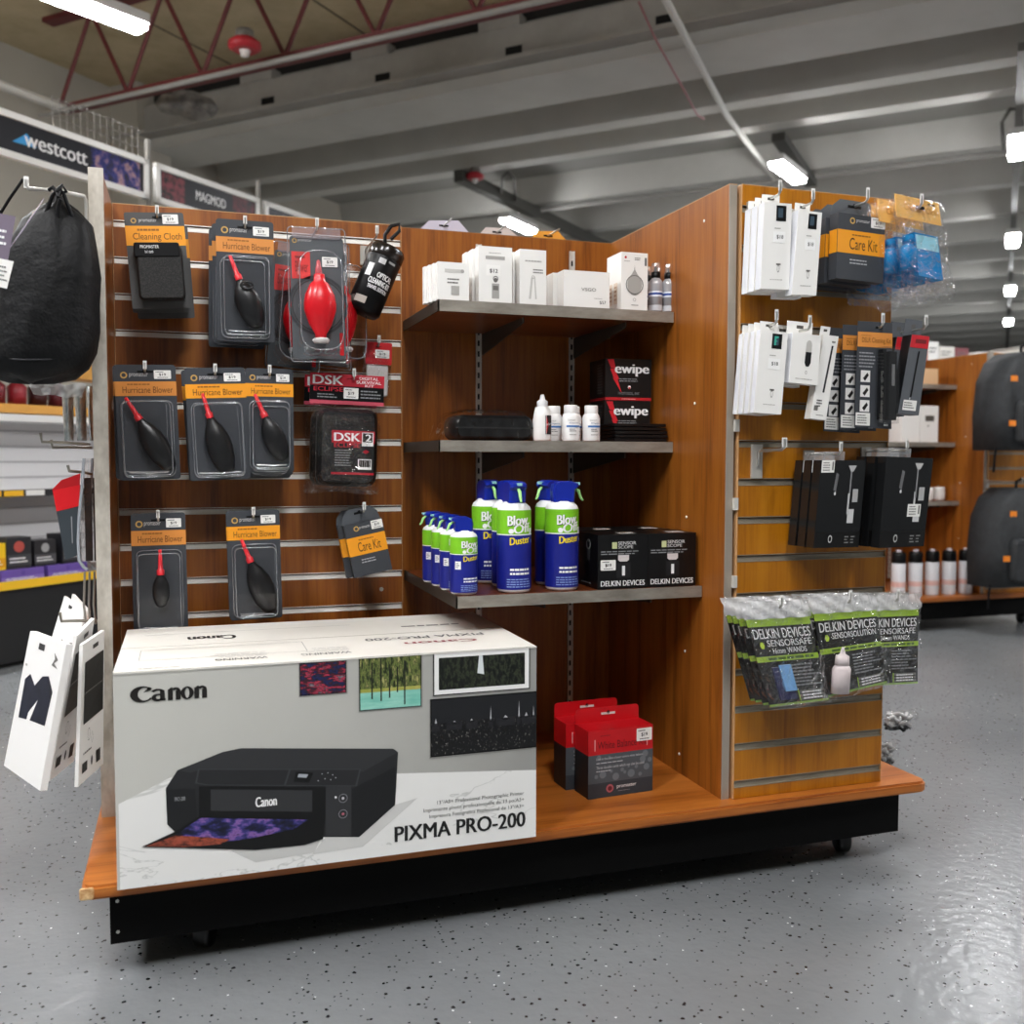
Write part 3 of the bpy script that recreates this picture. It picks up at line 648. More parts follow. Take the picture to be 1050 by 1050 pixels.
# DSK kit
cx, zt, w, h = rect(318, 384, 394, 415, 2.11)
t = thing('dsk_cleaning_kit', 'x', 'cleaning kit', (cx, 2.11, zt-.006), (0, .03, 0))
b = MB(); b.prism(rrect(-w/2, w/2, -h+.006, .006, .002), -.0015, .0015, BLK2); f = Face(b, -w/2, .006, w, h, -.0018)
f.r(0, 0, 1, .40, M('#b3142a', .5)); f.r(0, .88, 1, 1.0, M('#c04a5c', .5)); f.t('DSK', .04, .06, .44, .36, TXTW, .05); f.t('ECLIPSE', .05, .44, .44, .58, M('#d02038', .5), .03)
f.t('DIGITAL', .66, .06, .92, .16, TXTW, .02); f.t('SURVIVAL', .62, .19, .96, .29, TXTW, .02); f.t('KIT', .74, .31, .86, .39, TXTW, .02); f.lines(.1, .64, .42, .82, 2, TXTG); f.lines(.68, .48, .98, .80, 3, TXTG); slot(f, .58, .14, .09, 3); b.build('header_card', t)
bw, bh = w*.86, h*2.78
b = MB(); b.rbox(-bw*.46, bw*.48, -.020, .028, -h-bh*.94, -h*.98-.004, .022, noisy('black_nylon', [(.3, '#050506'), (.7, '#121214')], 90, 2, .4, bump=.3)); pc = b.build('nylon_case', t)
b = MB(); b.rbox(-bw*.25, bw*.42, -.0225, -.0195, -h-bh*.80, -h-bh*.28, .002, M('#171717', .4)); f = Face(b, -bw*.25, -h-bh*.28, bw*.67, bh*.52, -.0228)
f.r(0, 0, 1, .28, M('#b3142a', .5)); f.t('DSK', .06, .05, .66, .24, TXTW, .05); f.t('ECLIPSE', .06, .28, .66, .38, M('#d02038', .5), .03); f.r(.70, .03, .97, .34, TXTW, 2); f.r(.72, .045, .95, .25, INK, 3); f.t('2', .79, .07, .92, .23, TXTW, .05, 4)
f.lines(.08, .42, .55, .82, 7, TXTG); f.r(.62, .64, .94, .88, TXTW); f.lines(.64, .66, .92, .82, 1, INK, 2, 1, 0); f.q([(.80, .42), (.88, .47), (.80, .52), (.72, .47)], M('#b3142a', .5)); f.r(0, .95, 1, 1, M('#b3142a', .5)); b.build('printed_label', pc)
b = MB(); bag_sheet(b, w*.92, bh*1.06, .004, .064, CRINK, 5, 16, 20, -h*.9, .006); b.build('clear_bag', t)
sticker(t, w*.05, .006-h*.62, -.0022, w*.20, h*.36)
stack(t, 2, (-.004, .055, -.002), 'DSK eclipse cleaning kit in a clear bag with red header, {}', 'DSK kits', .001, .01)
hook(cx+.012, zt-.010, 2.246, 2.095, 'metal hook holding the DSK cleaning kits')

# care kit boxes
def care_kit(pxr, Y, label, d=.022, lean=0, rz=0, grp='care kit boxes', scale=1):
    cx, zt, w, h = rect(*pxr, Y); t = thing('care_kit_box', label, 'care kit', (cx, Y, zt-.010), (0, lean, rz), grp); hb = h*.79; ht = h-hb
    b = MB(); b.box(-w/2, w/2, 0, d, -h+.010, -ht+.010, GREY); f = Face(b, -w/2, -ht+.010, w, hb, -.0002)
    f.ring(.30, .10, .05, .03, M('#c9a25a', .4)); f.t('promaster', .38, .07, .66, .13, M('#cfcfcf', .5)); f.r(0, .25, 1, .60, ORANGE); f.lines(.30, .29, .7, .34, 1, M('#9a5c10', .5), 2)
    f.t('Care Kit', .25, .36, .84, .54, M('#50300a', .5)); f.lines(.27, .67, .75, .77, 2, M('#b8bbbe', .5)); b.T = Matrix(); b.box(-w/2-.0002, -w/2, .001, d-.001, .010-ht-hb*.60, .010-ht-hb*.25, ORANGE); b.build('carton', t)
    b = MB(); b.prism([(-w*.5, 0-ht+.010), (w*.5, -ht+.010), (w*.46, -.004), (w*.30, .010), (-w*.30, .010), (-w*.46, -.004)], d-.001, d, M('#565a5f', .5)); f = Face(b, -w/2, .010, w, ht, d-.0013); f.r(.36, .28, .64, .44, BLK2); f.c(.5, .30, .12, BLK2, 1, 10); b.build('hang_tab', t)
    sticker(t, w*.34, .010-ht-hb*.09, -.0006, w*.30, hb*.16)
    return t
t = care_kit((350, 521, 390, 590), 2.12, '', lean=-.20)
stack(t, 2, (-.008, .03, -.004), 'grey care kit box with yellow band on the left slatwall, {}', 'care kits on the left slatwall', 0, .03)
hook(t.location.x+.004, t.location.z+.002, 2.246, 2.10, 'metal hook holding the tilted care kit boxes')
# spare grommet on the left slatwall
b = MB(); q = at(391, 604, 2.245); b.lathe([(.003, 0), (.0048, .001), (.0048, .003)], WIRE, 12, q, T=Matrix.Rotation(PI/2, 4, 'X')); tag(b.build('screw'), 'round screw head low on the left slatwall by its right edge', 'screw')

# =================================================================== TOP SHELF
ZT1 = 1.1832; FY = 1.930
def sbox(name, pxr, Y, d, z, label, cat, draw=None, m=CARD, grp=None, rz=0, part='carton'):
    cx, zt, w, h = rect(*pxr, Y); h = zt-z; t = thing(name, label, cat, (cx, Y, z), (0, 0, rz), grp)
    b = MB(); b.box(-w/2, w/2, 0, d, 0, h, m); f = Face(b, -w/2, h, w, h, -.0002)
    if draw: draw(f)
    b.build(part, t); return t
GI = M('#a9a7a2', .6); GL = M('#c9c7c2', .6); GD = M('#6e6c68', .6)
def d1(f): f.r(.22, .18, .82, .27, GL); f.c(.78, .225, .05, GI, 2); f.lines(.3, .4, .7, .58, 2, GD); f.r(.42, .62, .68, .86, GI)
t = sbox('white_cloth_box', (449, 269, 481, 309), FY, .018, ZT1, '', 'box', d1)
stack(t, 4, (-.0045, .0195, 0), 'small square white box at the left end of the top shelf, {}', 'small white boxes at the left of the top shelf')
def d2(f): f.lines(.3, .10, .75, .13, 1, GI); f.r(.2, .17, .78, .23, GI); f.r(.22, .33, .64, .52, M('#f7f6f2', .6)); f.t('$12', .32, .40, .56, .48, INK, .02, 3); f.c(.5, .60, .04, GD, 2); f.ring(.5, .575, .05, .035, GD, 2); f.r(.39, .66, .61, .93, GI); f.r(.42, .70, .58, .78, GD, 2)
t = sbox('white_pen_box', (491, 253, 525, 311), FY, .03, ZT1, '', 'box', d2)
stack(t, 3, (-.004, .034, .0), 'tall white box with a grey spray bottle drawing on the top shelf, {}', 'white bottle boxes on the top shelf')
def d3(f): f.lines(.2, .18, .9, .24, 1, GI); f.lines(.5, .34, .9, .44, 2, GD); f.q([(.42, .52), (.50, .50), (.42, .9), (.34, .9)], GL); f.q([(.54, .50), (.58, .50), (.64, .9), (.58, .9)], GL); f.ring(.5, .5, .03, .02, GI, 2)
t = sbox('white_swab_box', (533, 256, 560, 312), FY, .03, ZT1, '', 'box', d3)
stack(t, 2, (-.004, .034, 0), 'tall white box with a tweezer drawing on the top shelf, {}', 'white tweezer boxes on the top shelf')
def d4(f): f.t('VSGO', .38, .46, .70, .55, M('#8a8984', .6)); f.lines(.66, .72, .9, .76, 1, GI); f.t('$57', .78, .80, .92, .90, INK)
t = sbox('white_vsgo_box', (578, 278, 625, 314), FY, .035, ZT1, '', 'box', d4)
stack(t, 3, (-.010, .038, 0.0), 'low wide white VSGO box in the middle of the top shelf, {}', 'wide white boxes on the top shelf')
def d5(f):
    f.c(.16, .09, .022, M('#c03030', .5)); f.lines(.1, .14, .42, .17, 1, GI); f.lines(.5, .08, .8, .14, 2, GD); f.r(.88, .08, .96, .22, GD)
    pts = [(.5, .22), (.52, .30), (.60, .37)]+[(.5+.27*math.cos(a), .56+.185*math.sin(a)) for a in [math.radians(x) for x in range(-50, 235, 15)]]+[(.40, .37), (.48, .30)]
    f.q(pts[::-1], GI, 2); f.ring(.5, .56, .17, .155, GD, 3); f.lines(.38, .9, .68, .93, 1, GD, 2); f.ring(.5, .82, .03, .022, GI, 2)
t = sbox('white_blower_box', (637, 259, 664, 316), FY, .075, ZT1, 'white box with a grey pear-shaped blower drawing beside the spray bottles', 'box', d5)
b = MB(); T = Matrix.Rotation(-PI/2, 4, 'Z'); w_ = rect(637, 259, 664, 316, FY)[2]; b.T = Matrix.Translation((-w_/2, 0, 0)) @ T
f = Face(b, -.07, .06, .06, .05, -.0003); f.r(.1, 0, .42, .9, M('#e8d9c8', .6)); f.r(.55, 0, .87, .9, M('#e8d9c8', .6)); f.lines(.14, .1, .4, .8, 4, M('#c09a80', .6), 2); f.lines(.6, .1, .84, .8, 4, M('#c09a80', .6), 2); b.build('side_label', t)
# spray bottles
def spray(p, label):
    t = thing('spray_bottle', label, 'spray bottle', p, (0, 0, 0), 'small clear spray bottles on the top shelf'); r = .0155
    b = MB(); b.lathe([(.001, 0), (r, 0), (r, .062), (r*.9, .070), (r*.62, .074), (r*.6, .078), (.001, .078)], WATER, 20); b.build('bottle', t)
    b = MB(); b.lathe([(r+.0003, .034), (r+.0003, .046)], M('#e9eef6', .5), 20); b.lathe([(r+.0006, .038), (r+.0006, .0425)], M('#2c4a98', .5), 20); b.lathe([(r+.0002, .004), (r+.0002, .016)], M('#cfd2d6', .5), 20); b.build('label_band', t)
    b = MB(); b.lathe([(.0095, .075), (.0105, .077), (.0105, .088), (.006, .090)], BLK2, 16); b.build('collar', t)
    b = MB(); b.lathe([(.009, .088), (.009, .106), (.008, .108), (.001, .108)], clear('clear_cap', amt=.25, facing=.9, milky=.1), 16); b.lathe([(.004, .088), (.004, .099), (.001, .1)], M('#2a2a2c', .4), 10); b.build('cap', t)
    return t
q = at(672, 316, 1.955); q.z = ZT1; s0 = spray(q, 'clear spray bottle with blue band, front left by the pear-drawing box')
for dx, dy, l in ((.0325, 0, 'front right'), (.004, .045, 'back left'), (.033, .048, 'back right')):
    if l != 'back left': copy_tree(s0, q+Vector((dx, dy, 0)), label='clear spray bottle with blue band, '+l+' of the cluster')
    else: copy_tree(s0, q+Vector((dx, dy, 0)), label='clear spray bottle, back left, half hidden behind the pear-drawing box')

# =================================================================== MIDDLE SHELF
ZM = .9012
p = atz(497, 454, ZM); p.y = 2.02; p = at(500, 440, 2.02)
t = thing('camera_pouch', 'shiny black pouch in a clear bag lying on the middle shelf', 'pouch', (p.x, 2.02, ZM+.002))
b = MB(); b.rbox(-.085, .09, -.045, .055, 0.0, .052, .018, noisy('black_vinyl', [(.3, '#060606'), (.7, '#161616')], 30, 2, .34, bump=.15)); b.box(-.083, .088, -.0462, -.045, .024, .027, M('#303030', .3)); b.build('pouch_body', t)
b = MB()
def fn(a, c): return (-.118+.215*a, -.058+.03*math.sin(c*PI)*0-.0+(.004*math.sin(a*31+c*7)), .002+(.058*(1-abs(2*a-1)**6)*math.sin(c*PI/2)+.004*math.sin(a*23)*math.sin(c*9)*c))
b.grid(fn, 18, 8, CLEAR); b.grid(lambda a, c: (-.118+.215*a, -.058+.12*c, .060*(1-abs(2*a-1)**6)+.002+.003*math.sin(a*25+c*11)), 18, 8, CLEAR); b.build('clear_bag', t)
# eclipse fluid bottle
p = at(556, 453, 1.958); p.z = ZM
t = thing('fluid_bottle', 'white bottle with nozzle cap and red-black label beside the pouch', 'bottle', p); r = .0185
b = MB(); b.lathe([(.001, 0), (r, 0), (r*1.03, .004), (r*1.03, .052), (r*.9, .066), (r*.55, .074), (r*.5, .080), (.001, .080)], M('#f1efec', .45), 22); b.build('bottle', t)
b = MB(); b.lathe([(r*.62, .073), (r*.62, .084), (r*.32, .088), (r*.22, .098), (.001, .099)], M('#d9d9da', .3), 16); b.build('nozzle_cap', t)
def curved(t, r, x0, zt, w, h, draw, name='printed_label', y=-.0002):
    b = MB(); b.warp = lambda q: Vector(((r-q.y)*math.sin(q.x/r), -(r-q.y)*math.cos(q.x/r), q.z))
    b.wn = 12; draw(Face(b, x0, zt, w, h, -.0005, .0003)); return b.build(name, t)
def dl(f): f.r(0, 0, .5, 1, M('#f1efec', .5)); f.r(.42, 0, 1, 1, M('#14100f', .5)); f.q([(.5, .04), (.95, .04), (.62, .5), (.95, .96), (.5, .96)], M('#c5161f', .5), 2); f.t('eclipse', .46, .42, .98, .58, TXTW, 0, 3, rise=.08)
curved(t, r*1.03, -.014, .054, .032, .040, dl)
# small white bottles
def wbottle(p, label):
    t = thing('white_bottle', label, 'bottle', p, (0, 0, 0), 'small white cleaner bottles on the middle shelf'); r = .0188
    b = MB(); b.lathe([(.001, 0), (r, 0), (r*1.02, .003), (r*1.02, .050), (r*.85, .058), (r*.7, .060), (.001, .060)], M('#f3f2f0', .45), 22); b.build('bottle', t)
    b = MB(); b.lathe([(r*.76, .059), (r*.78, .060), (r*.78, .075), (r*.72, .077), (.001, .077)], M('#f6f5f3', .4), 20); b.build('cap', t)
    def d(f): f.t('Sensor', .1, .06, .6, .16, GI); f.t('Optic', .2, .22, .85, .30, M('#2a4a88', .5)); f.r(.0, .36, 1, .44, M('#3c78c0', .5)); f.lines(.2, .5, .8, .66, 2, GD); f.lines(.2, .74, .8, .84, 1, GI)
    curved(t, r*1.02, -.016, .050, .032, .046, d); return t
q = at(585, 454, 1.950); q.z = ZM; w0 = wbottle(q, 'small white bottle with blue stripe, front left of the two in front')
copy_tree(w0, q+Vector((.0475, 0, 0)), (0, 0, .1), 'small white bottle with blue stripe, front right next to the black boxes')
copy_tree(w0, q+Vector((-.020, .05, 0)), (0, 0, -.2), 'small white bottle, second row left, behind the nozzle bottle')
copy_tree(w0, q+Vector((.026, .05, 0)), (0, 0, .2), 'small white bottle, second row between the two front ones')
copy_tree(w0, q+Vector((-.030, .10, 0)), (0, 0, .2), 'small white bottle, third row at the back left')
# ewipe boxes
def ewipe(f):
    
    for z in ([(.04, .02), (.18, .02), (.22, .24), (.12, .22)], [(.10, .24), (.20, .24), (.30, .50), (.18, .46)], [(.16, .46), (.26, .48), (.36, .84)]): f.q(z[::-1], M('#d01c2a', .5), 1)
    f.t('ewipe', .21, .13, .94, .42, TXTW, .06, 2); f.lines(.3, .46, .88, .56, 2, TXTG); f.c(.52, .68, .04, TXTW); f.q([(.49, .68), (.55, .68), (.52, .74)], RED, 2); f.t('PHOTOSOL, INC', .28, .80, .74, .87, TXTG, 0, 1); f.r(0, .93, 1, 1.0, M('#b8161f', .5)); f.lines(.35, .945, .7, .985, 1, M('#f0b0b0', .5), 2)
cx, zt, w, h = rect(620, 411, 666, 455, 2.015); hb = (zt-ZM)
def eb(z, label, dx=0):
    t = thing('ewipe_box', label, 'wipes box', (cx+dx, 2.015, z), (0, 0, -.05), 'ewipe boxes on the middle shelf')
    b = MB(); b.box(-w/2, w/2, 0, .10, 0, hb, M('#0b0b0c', .4)); ewipe(Face(b, -w/2, hb, w, hb, -.0003))
    b.T = Matrix.Translation((-w/2, 0, 0)) @ Matrix.Rotation(-PI/2, 4, 'Z'); f = Face(b, -.10, hb, .1, hb, -.0003); f.lines(.5, .1, .9, .85, 11, M('#5a5a5a', .5)); f.r(0, .93, 1, 1, M('#8a1018', .5)); b.build('carton', t); return t
eb(ZM, 'black ewipe box with red lightning, lower of the two'); eb(ZM+hb+.0008, 'black ewipe box with red lightning, upper of the two', .002)
# stack of thin black cases
cx, zt, w, h = rect(631, 434, 684, 453, 1.945); hs = (zt-ZM)/5
CASEB = M('#08080a', .35)
for k in range(5):
    t = thing('black_filter_case', 'thin black case, '+['bottom', 'second from bottom', 'middle', 'second from top', 'topmost with a pale label'][k]+' of the stack of five', 'case', (cx+random.uniform(-.003, .003), 1.945, ZM+k*hs), (0, 0, random.uniform(-.04, .04)), 'thin black cases on the middle shelf')
    b = MB(); b.rbox(-w/2, w/2, 0, .10, .0006, hs-.0006, .002, CASEB); b.build('case_body', t)
    if k == 4:
        b = MB(); b.box(-.01, .02, .03, .05, hs-.0006, hs-.0003, M('#b9b2a8', .5)); b.build('paper_label', t)

# =================================================================== BOTTOM SHELF
ZB = .6012
GREEN = M('#7ec822', .45); NAVY = M('#141f86', .4); YEL = M('#f2d81e', .45); CANW = M('#f3f4f5', .35); LBL = M('#8fa6dd', .5); BLUEP = M('#12289a', .3); LIME = M('#a8e48a', .4)
def can(r, H, mini=False):
    t = thing('duster_can', 'x', 'duster can'); zc = H*.80
    b = MB(); b.lathe([(.001, 0), (r*.9, 0), (r*.97, .003), (r, .006), (r, zc*.93), (r*.93, zc*.965), (r*.72, zc), (r*.55, zc+.004), (.001, zc+.004)], CANW, 28); b.build('can_body', t)
    def d(f):
        f.r(0, 0, 1, .30, GREEN, 0); f.r(0, .30, 1, .97, NAVY, 0); f.r(0, .295, 1, .315, M('#e8e8f0', .4), 1)
    b = MB(); b.warp = lambda q: Vector(((r-q.y)*math.sin(q.x/r), -(r-q.y)*math.cos(q.x/r), q.z))
    f = Face(b, -PI*r, zc*.93, 2*PI*r, zc*.92, -.0006, .0003)
    f.r(0, 0, .5, .30, GREEN, 0); f.r(.5, 0, 1, .30, GREEN, 0); f.r(0, .30, .5, .97, NAVY, 0); f.r(.5, .30, 1, .97, NAVY, 0)
    f.r(0, .292, .5, .306, CANW, 1); f.r(.5, .292, 1, .306, CANW, 1)
    f.t('Blow', .385, .08, .58, .20, M('#2a4a20', .5), .05, 1.3, rise=.02); f.t('Blow', .38, .07, .575, .19, TXTW, .05, 2, rise=.02)
    f.c(.41, .255, .032, TXTW, 2); f.t('Off', .435, .18, .60, .29, TXTW, .05, 2, rise=.03)
    f.t('Duster', .40, .335, .60, .425, YEL, .05, 2, rise=.03)
    f.lines(.40, .70, .62, .80, 2, TXTW, 1, .5, .15); f.lines(.37, .83, .63, .95, 4, LBL, 1, .4, .2)
    f.r(.63, .36, .66, .40, LBL, 1)
    if mini: f.r(.30, .42, .37, .56, TXTW, 2); f.lines(.31, .44, .36, .54, 3, GD, 3)
    else: f.r(.60, .22, .64, .30, TXTW, 2)
    b.build('printed_wrap', t)
    # trigger cap
    b = MB(); s = r/.033
    out = [(-.022, 0), (.020, 0), (.0215, .020), (.019, .034), (.006, .0405), (-.016, .0405), (-.030, .036), (-.031, .030), (-.024, .024)]
    k = H*.20/.0425
    n = len(out); vs = []
    for wy, sc in ((-.017, .86), (-.012, 1), (.012, 1), (.017, .86)):
        vs += [(x*s*(sc if abs(x) > .01 else 1), wy*s, zc+.002+z*k*(1 if z < .03 else sc**.2)) for x, z in out]
    b.add(vs, [tuple(range(n)), tuple(range(4*n-1, 3*n-1, -1))]+[(j*n+i, (j+1)*n+i, (j+1)*n+(i+1) % n, j*n+(i+1) % n) for j in range(3) for i in range(n)], BLUEP)
    cp = b.build('spray_cap', t)
    b = MB(); b.tube([(-.024*s, 0, zc+.030*k), (-.034*s, 0, zc+.022*k), (-.038*s, 0, zc+.010*k), (-.043*s, 0, zc+.004*k)], [.003*s, .0035*s, .003*s, .002*s], LIME, 8); b.build('trigger', cp)
    b = MB(); b.box(-.036*s, -.022*s, -.004*s, .004*s, zc+.0345*k, zc+.040*k, M('#9fd8d8', .4)); b.build('nozzle', cp)
    return t
GC = 'duster cans on the bottom shelf'
big = can(.0335, .218); sm = can(.0265, .150, True)
q = atz(528, 611, ZB); q.y = 1.83; big.location = (atz(528, 611, ZB).x+.012, 1.832, ZB); big.rotation_euler = (0, 0, -1.9); big['group'] = GC
big['label'] = 'large blue-green duster can, front one left of centre'
def capturn(o, a):      # turn only the can's cap
    for c in o.children:
        if c.name.startswith('spray_cap'): c.rotation_euler = (0, 0, a)
big.rotation_euler = (0, 0, .08); capturn(big, 1.5)
x0 = big.location.x
def cc(src, dx, dy, rz, cap, label):
    o = copy_tree(src, Vector((x0+dx, 1.832+dy, ZB)), (0, 0, rz), label, group=GC); capturn(o, cap); return o
big.location.x = at(527, 560, 1.832).x; dX = lambda px, y: at(px, 560, y).x-x0
cc(big, dX(521, 1.915), .083, .2, 1.4, 'large duster can, directly behind the front left-of-centre one')
cc(big, dX(500, 1.99), .158, .1, 1.6, 'large duster can, dark in the shade at the back by the metal upright')
cc(big, dX(576, 1.836), .004, .12, 2.9, 'large blue-green duster can beside the black sensor scope boxes')
cc(big, dX(565, 1.92), .088, .1, .3, 'large duster can, half hidden behind the one beside the black boxes')
q = at(473, 610, 1.835)
sm.location = (q.x+.003, 1.828, ZB); sm.rotation_euler = (0, 0, .35); sm['group'] = GC; sm['label'] = 'small duster can at the front left corner of the bottom shelf'; capturn(sm, -.45)
for dx, dy, l in ((-.004, .066, 'second'), (-.005, .132, 'third'), (-.008, .198, 'fourth, farthest back')):
    o = copy_tree(sm, Vector(sm.location)+Vector((dx, dy, 0)), (0, 0, .25), 'small duster can, '+l+' in the row going back at the shelf left', group=GC); capturn(o, -.1)
# sensor scope boxes
cx, zt, w, h = rect(613, 548, 664, 608, 1.80); hb = zt-ZB
def scope(x, y, label, st=True, rz=.0):
    t = thing('sensor_scope_box', label, 'box', (x, y, ZB), (0, 0, rz), 'black sensor scope boxes'); d = .105
    b = MB(); b.box(-w/2, w/2, 0, d, 0, hb, M('#0a0a0b', .32)); f = Face(b, -w/2, hb, w, hb, -.0003)
    f.r(.28, .14, .38, .26, M('#c9cf9a', .5)); f.t('SENSOR', .40, .13, .76, .19, M('#d9d9d9', .5), .02); f.t('SCOPE', .40, .205, .70, .26, M('#d9d9d9', .5), .02); f.lines(.06, .29, .94, .38, 2, TXTG)
    f.q([(.40, .38), (.62, .38), (.62, .47), (.58, .50), (.44, .50), (.40, .47)], M('#d8d0cf', .4)); f.r(.37, .52, .65, .80, M('#202022', .3)); f.r(.48, .58, .54, .76, TXTW, 2)
    f.t('DELKIN DEVICES', .06, .85, .94, .95, TXTW, .03)
    b.T = Matrix.Translation((-w/2, 0, 0)) @ Matrix.Rotation(-PI/2, 4, 'Z'); g = Face(b, -d, hb, d, hb, -.0003); g.ring(.55, .2, .10, .07, M('#8a8a8a', .5)); g.r(.48, .3, .62, .5, M('#4a4a4c', .5)); g.lines(.2, .9, .8, .95, 1, TXTG)
    b.build('carton', t)
    b = MB(); b.box(w*.05, w*.35, .02, .05, hb, hb+.0003, M('#b5b2ab', .5)); b.build('paper_seal', t)
    if st: sticker(t, -w*.30, hb*.44, -.0012, w*.30, hb*.19)
    return t
cx2 = rect(668, 546, 718, 605, 1.80)[0]
scope(cx, 1.80, 'black sensor scope box, front left, with white price sticker', True)
scope(cx+w+.0015, 1.802, 'black sensor scope box, front right against the divider panel', False)
scope(cx-.004, 1.915, 'black sensor scope box, back left behind the stickered one', False)
scope(cx+w-.002, 1.915, 'black sensor scope box, back right', False)

# =================================================================== DECK: white balance boxes
def wb(f):
    f.r(0, 0, 1, .36, M('#c4101a', .4)); f.r(0, .36, 1, .78, M('#4f565c', .5)); f.r(0, .78, 1, 1, M('#343b42', .5))
    f.lines(.18, .07, .36, .10, 1, M('#7a0a10', .5), 2); f.t('White Balance Kit', .14, .17, .90, .28, M('#5a060c', .5), 0, 2); f.r(.09, .13, .105, .30, M('#e8a0a0', .5), 2); f.r(.90, .13, .915, .30, M('#e8a0a0', .5), 2)
    rnd = random.Random(3)
    for (u, v, r) in ((.22, .66, .055), (.42, .71, .055), (.66, .69, .06), (.9, .62, .05), (.84, .5, .05), (.88, .42, .05), (.52, .62, .03), (.56, .66, .025), (.74, .6, .03), (.12, .68, .03), (.35, .62, .025), (.95, .52, .035), (.62, .58, .02), (.8, .72, .03), (.16, .40, .035), (.32, .41, .02)): f.c(u, v, r, M('#6f777d', .5), 2)
    f.t('Lock in the point of your camera white balance', .12, .405, .84, .45, M('#c9cdd0', .5), 0, 3); f.lines(.12, .47, .62, .50, 1, M('#c9cdd0', .5), 3); f.t('Three durable cards which can also be used', .12, .53, .86, .57, M('#c9cdd0', .5), 0, 3); f.lines(.12, .59, .40, .62, 1, M('#c9cdd0', .5), 3)
    f.c(.33, .875, .062, M('#b06068', .4), 2); f.c(.33, .875, .035, M('#6a2028', .4), 3); f.t('promaster', .44, .84, .74, .90, TXTW, .01, 2); f.lines(.46, .92, .68, .94, 1, TXTG, 2)
cx, zt, w, h = rect(600, 745, 668, 818, 1.80); hb = zt-DZ-.001
def wbb(loc, label, rz):
    t = thing('white_balance_box', label, 'box', loc, (0, 0, rz), 'white balance kit boxes on the deck'); d = .06
    b = MB(); b.box(-w/2, w/2, 0, d, 0, hb, M('#14181c', .5)); b.box(-w/2-.0002, w/2+.0002, -.0002, d+.0002, hb*.64, hb+.0002, M('#b80e18', .4)); wb(Face(b, -w/2, hb, w, hb, -.0004)); b.build('carton', t)
    b = MB(); b.prism(rrect(-w/2, w/2, hb-.008, hb+.030, .008), d-.0012, d, M('#c4101a', .4)); f = Face(b, -w/2, hb+.03, w, .03, d-.0015); f.r(.40, .36, .62, .52, M('#ddd6d0', .5)); f.c(.51, .36, .12, M('#3a0508', .5)); b.build('hang_tab', t)
    sticker(t, w*.36, hb*.87, -.0012, w*.24, hb*.19); return t
p = at(634, 800, 1.80)
wbb((cx, 1.79, DZ+.0005), 'red and grey white balance kit box standing in front on the deck', .07)
wbb((cx-.022, 1.855, DZ+.0005), 'red and grey white balance kit box standing behind the other on the deck', .05)
#PART2
# ------------------------------------------------------------------ things given by their four corners
class Quad:
    """a flat pack: corners (tl, tr, br, bl) seen at given distances, local to its hang point"""
    def __init__(s, px, Y, name, label, cat, group=None, hang=(.5, .04)):
        if not isinstance(Y, (list, tuple)): Y = [Y]*4
        s.c = [at(p[0], p[1], y) for p, y in zip(px, Y)]
        s.root = None; o = s.w(*hang, 0); s.o = o
        s.n = (s.c[1]-s.c[0]).cross(s.c[3]-s.c[0]).normalized()
        if s.n.y > 0: s.n = -s.n
        s.W = (s.c[1]-s.c[0]).length; s.H = (s.c[3]-s.c[0]).length
        s.t = thing(name, label, cat, o, (0, 0, 0), group)
    def w(s, u, v, _): a, b, c, d = s.c; return (a*(1-u)+b*u)*(1-v)+(d*(1-u)+c*u)*v
    def mb(s):
        b = MB(); b.warp = lambda q: s.w(q.x, -q.z, 0)-s.n*q.y-s.o; b.wn = 1; return b
    def face(s, b, lift=.0003): f = Face(b, 0, 0, 1, 1, -lift); return f
    def box(s, b, u0, v0, u1, v1, y0, y1, m): b.box(u0, u1, y0, y1, -v1, -v0, m)

# =================================================================== PRINTER BOX
BX0, BX1, BYF, BZ0, BZ1, BD = -.1135, .593, 1.637, DZ+.0006, .5275, .405
BW = BX1-BX0; BH = BZ1-BZ0
t = thing('printer_box', 'big white cardboard printer box standing on the deck front, black printer pictured', 'cardboard box', (BX0, BYF, BZ0))
def gwall():
    m, nt, bs = nodes('printed_grey_wall'); L = nt.links.new
    tc = N(nt, 'ShaderNodeTexCoord'); sp = N(nt, 'ShaderNodeSeparateXYZ'); L(tc.outputs['Object'], sp.inputs[0])
    nz = N(nt, 'ShaderNodeTexNoise', _Scale=12.0, _Detail=6.0); L(tc.outputs['Object'], nz.inputs[0])
    ad = N(nt, 'ShaderNodeMath', operation='MULTIPLY_ADD'); ad.inputs[1].default_value = .12; L(nz.outputs[0], ad.inputs[0]); L(sp.outputs[0], ad.inputs[2])
    r = ramp(nt, [(.05, '#c9c9c2'), (.4, '#bcbcb6'), (.75, '#9c9c98')]); L(ad.outputs[0], r.inputs[0]); L(r.outputs[0], bs.inputs['Base Color']); bs.inputs['Roughness'].default_value = .45; return m
GWALL = gwall()
def marble():
    m, nt, bs = nodes('printed_marble'); L = nt.links.new
    tc = N(nt, 'ShaderNodeTexCoord'); mp = N(nt, 'ShaderNodeMapping'); mp.inputs['Rotation'].default_value = (0, .5, 0); mp.inputs['Scale'].default_value = (3, 1, 9); L(tc.outputs['Object'], mp.inputs[0])
    n = N(nt, 'ShaderNodeTexNoise', _Scale=1.0, _Detail=5, _Roughness=.6, _Distortion=.6); L(mp.outputs[0], n.inputs[0])
    r = ramp(nt, [(.0, '#ecece9'), (.492, '#efefec'), (.5, '#cfd0cc'), (.508, '#efefec'), (1, '#f3f3f0')]); L(n.outputs[0], r.inputs[0]); L(r.outputs[0], bs.inputs['Base Color'])
    bs.inputs['Roughness'].default_value = .45; return m
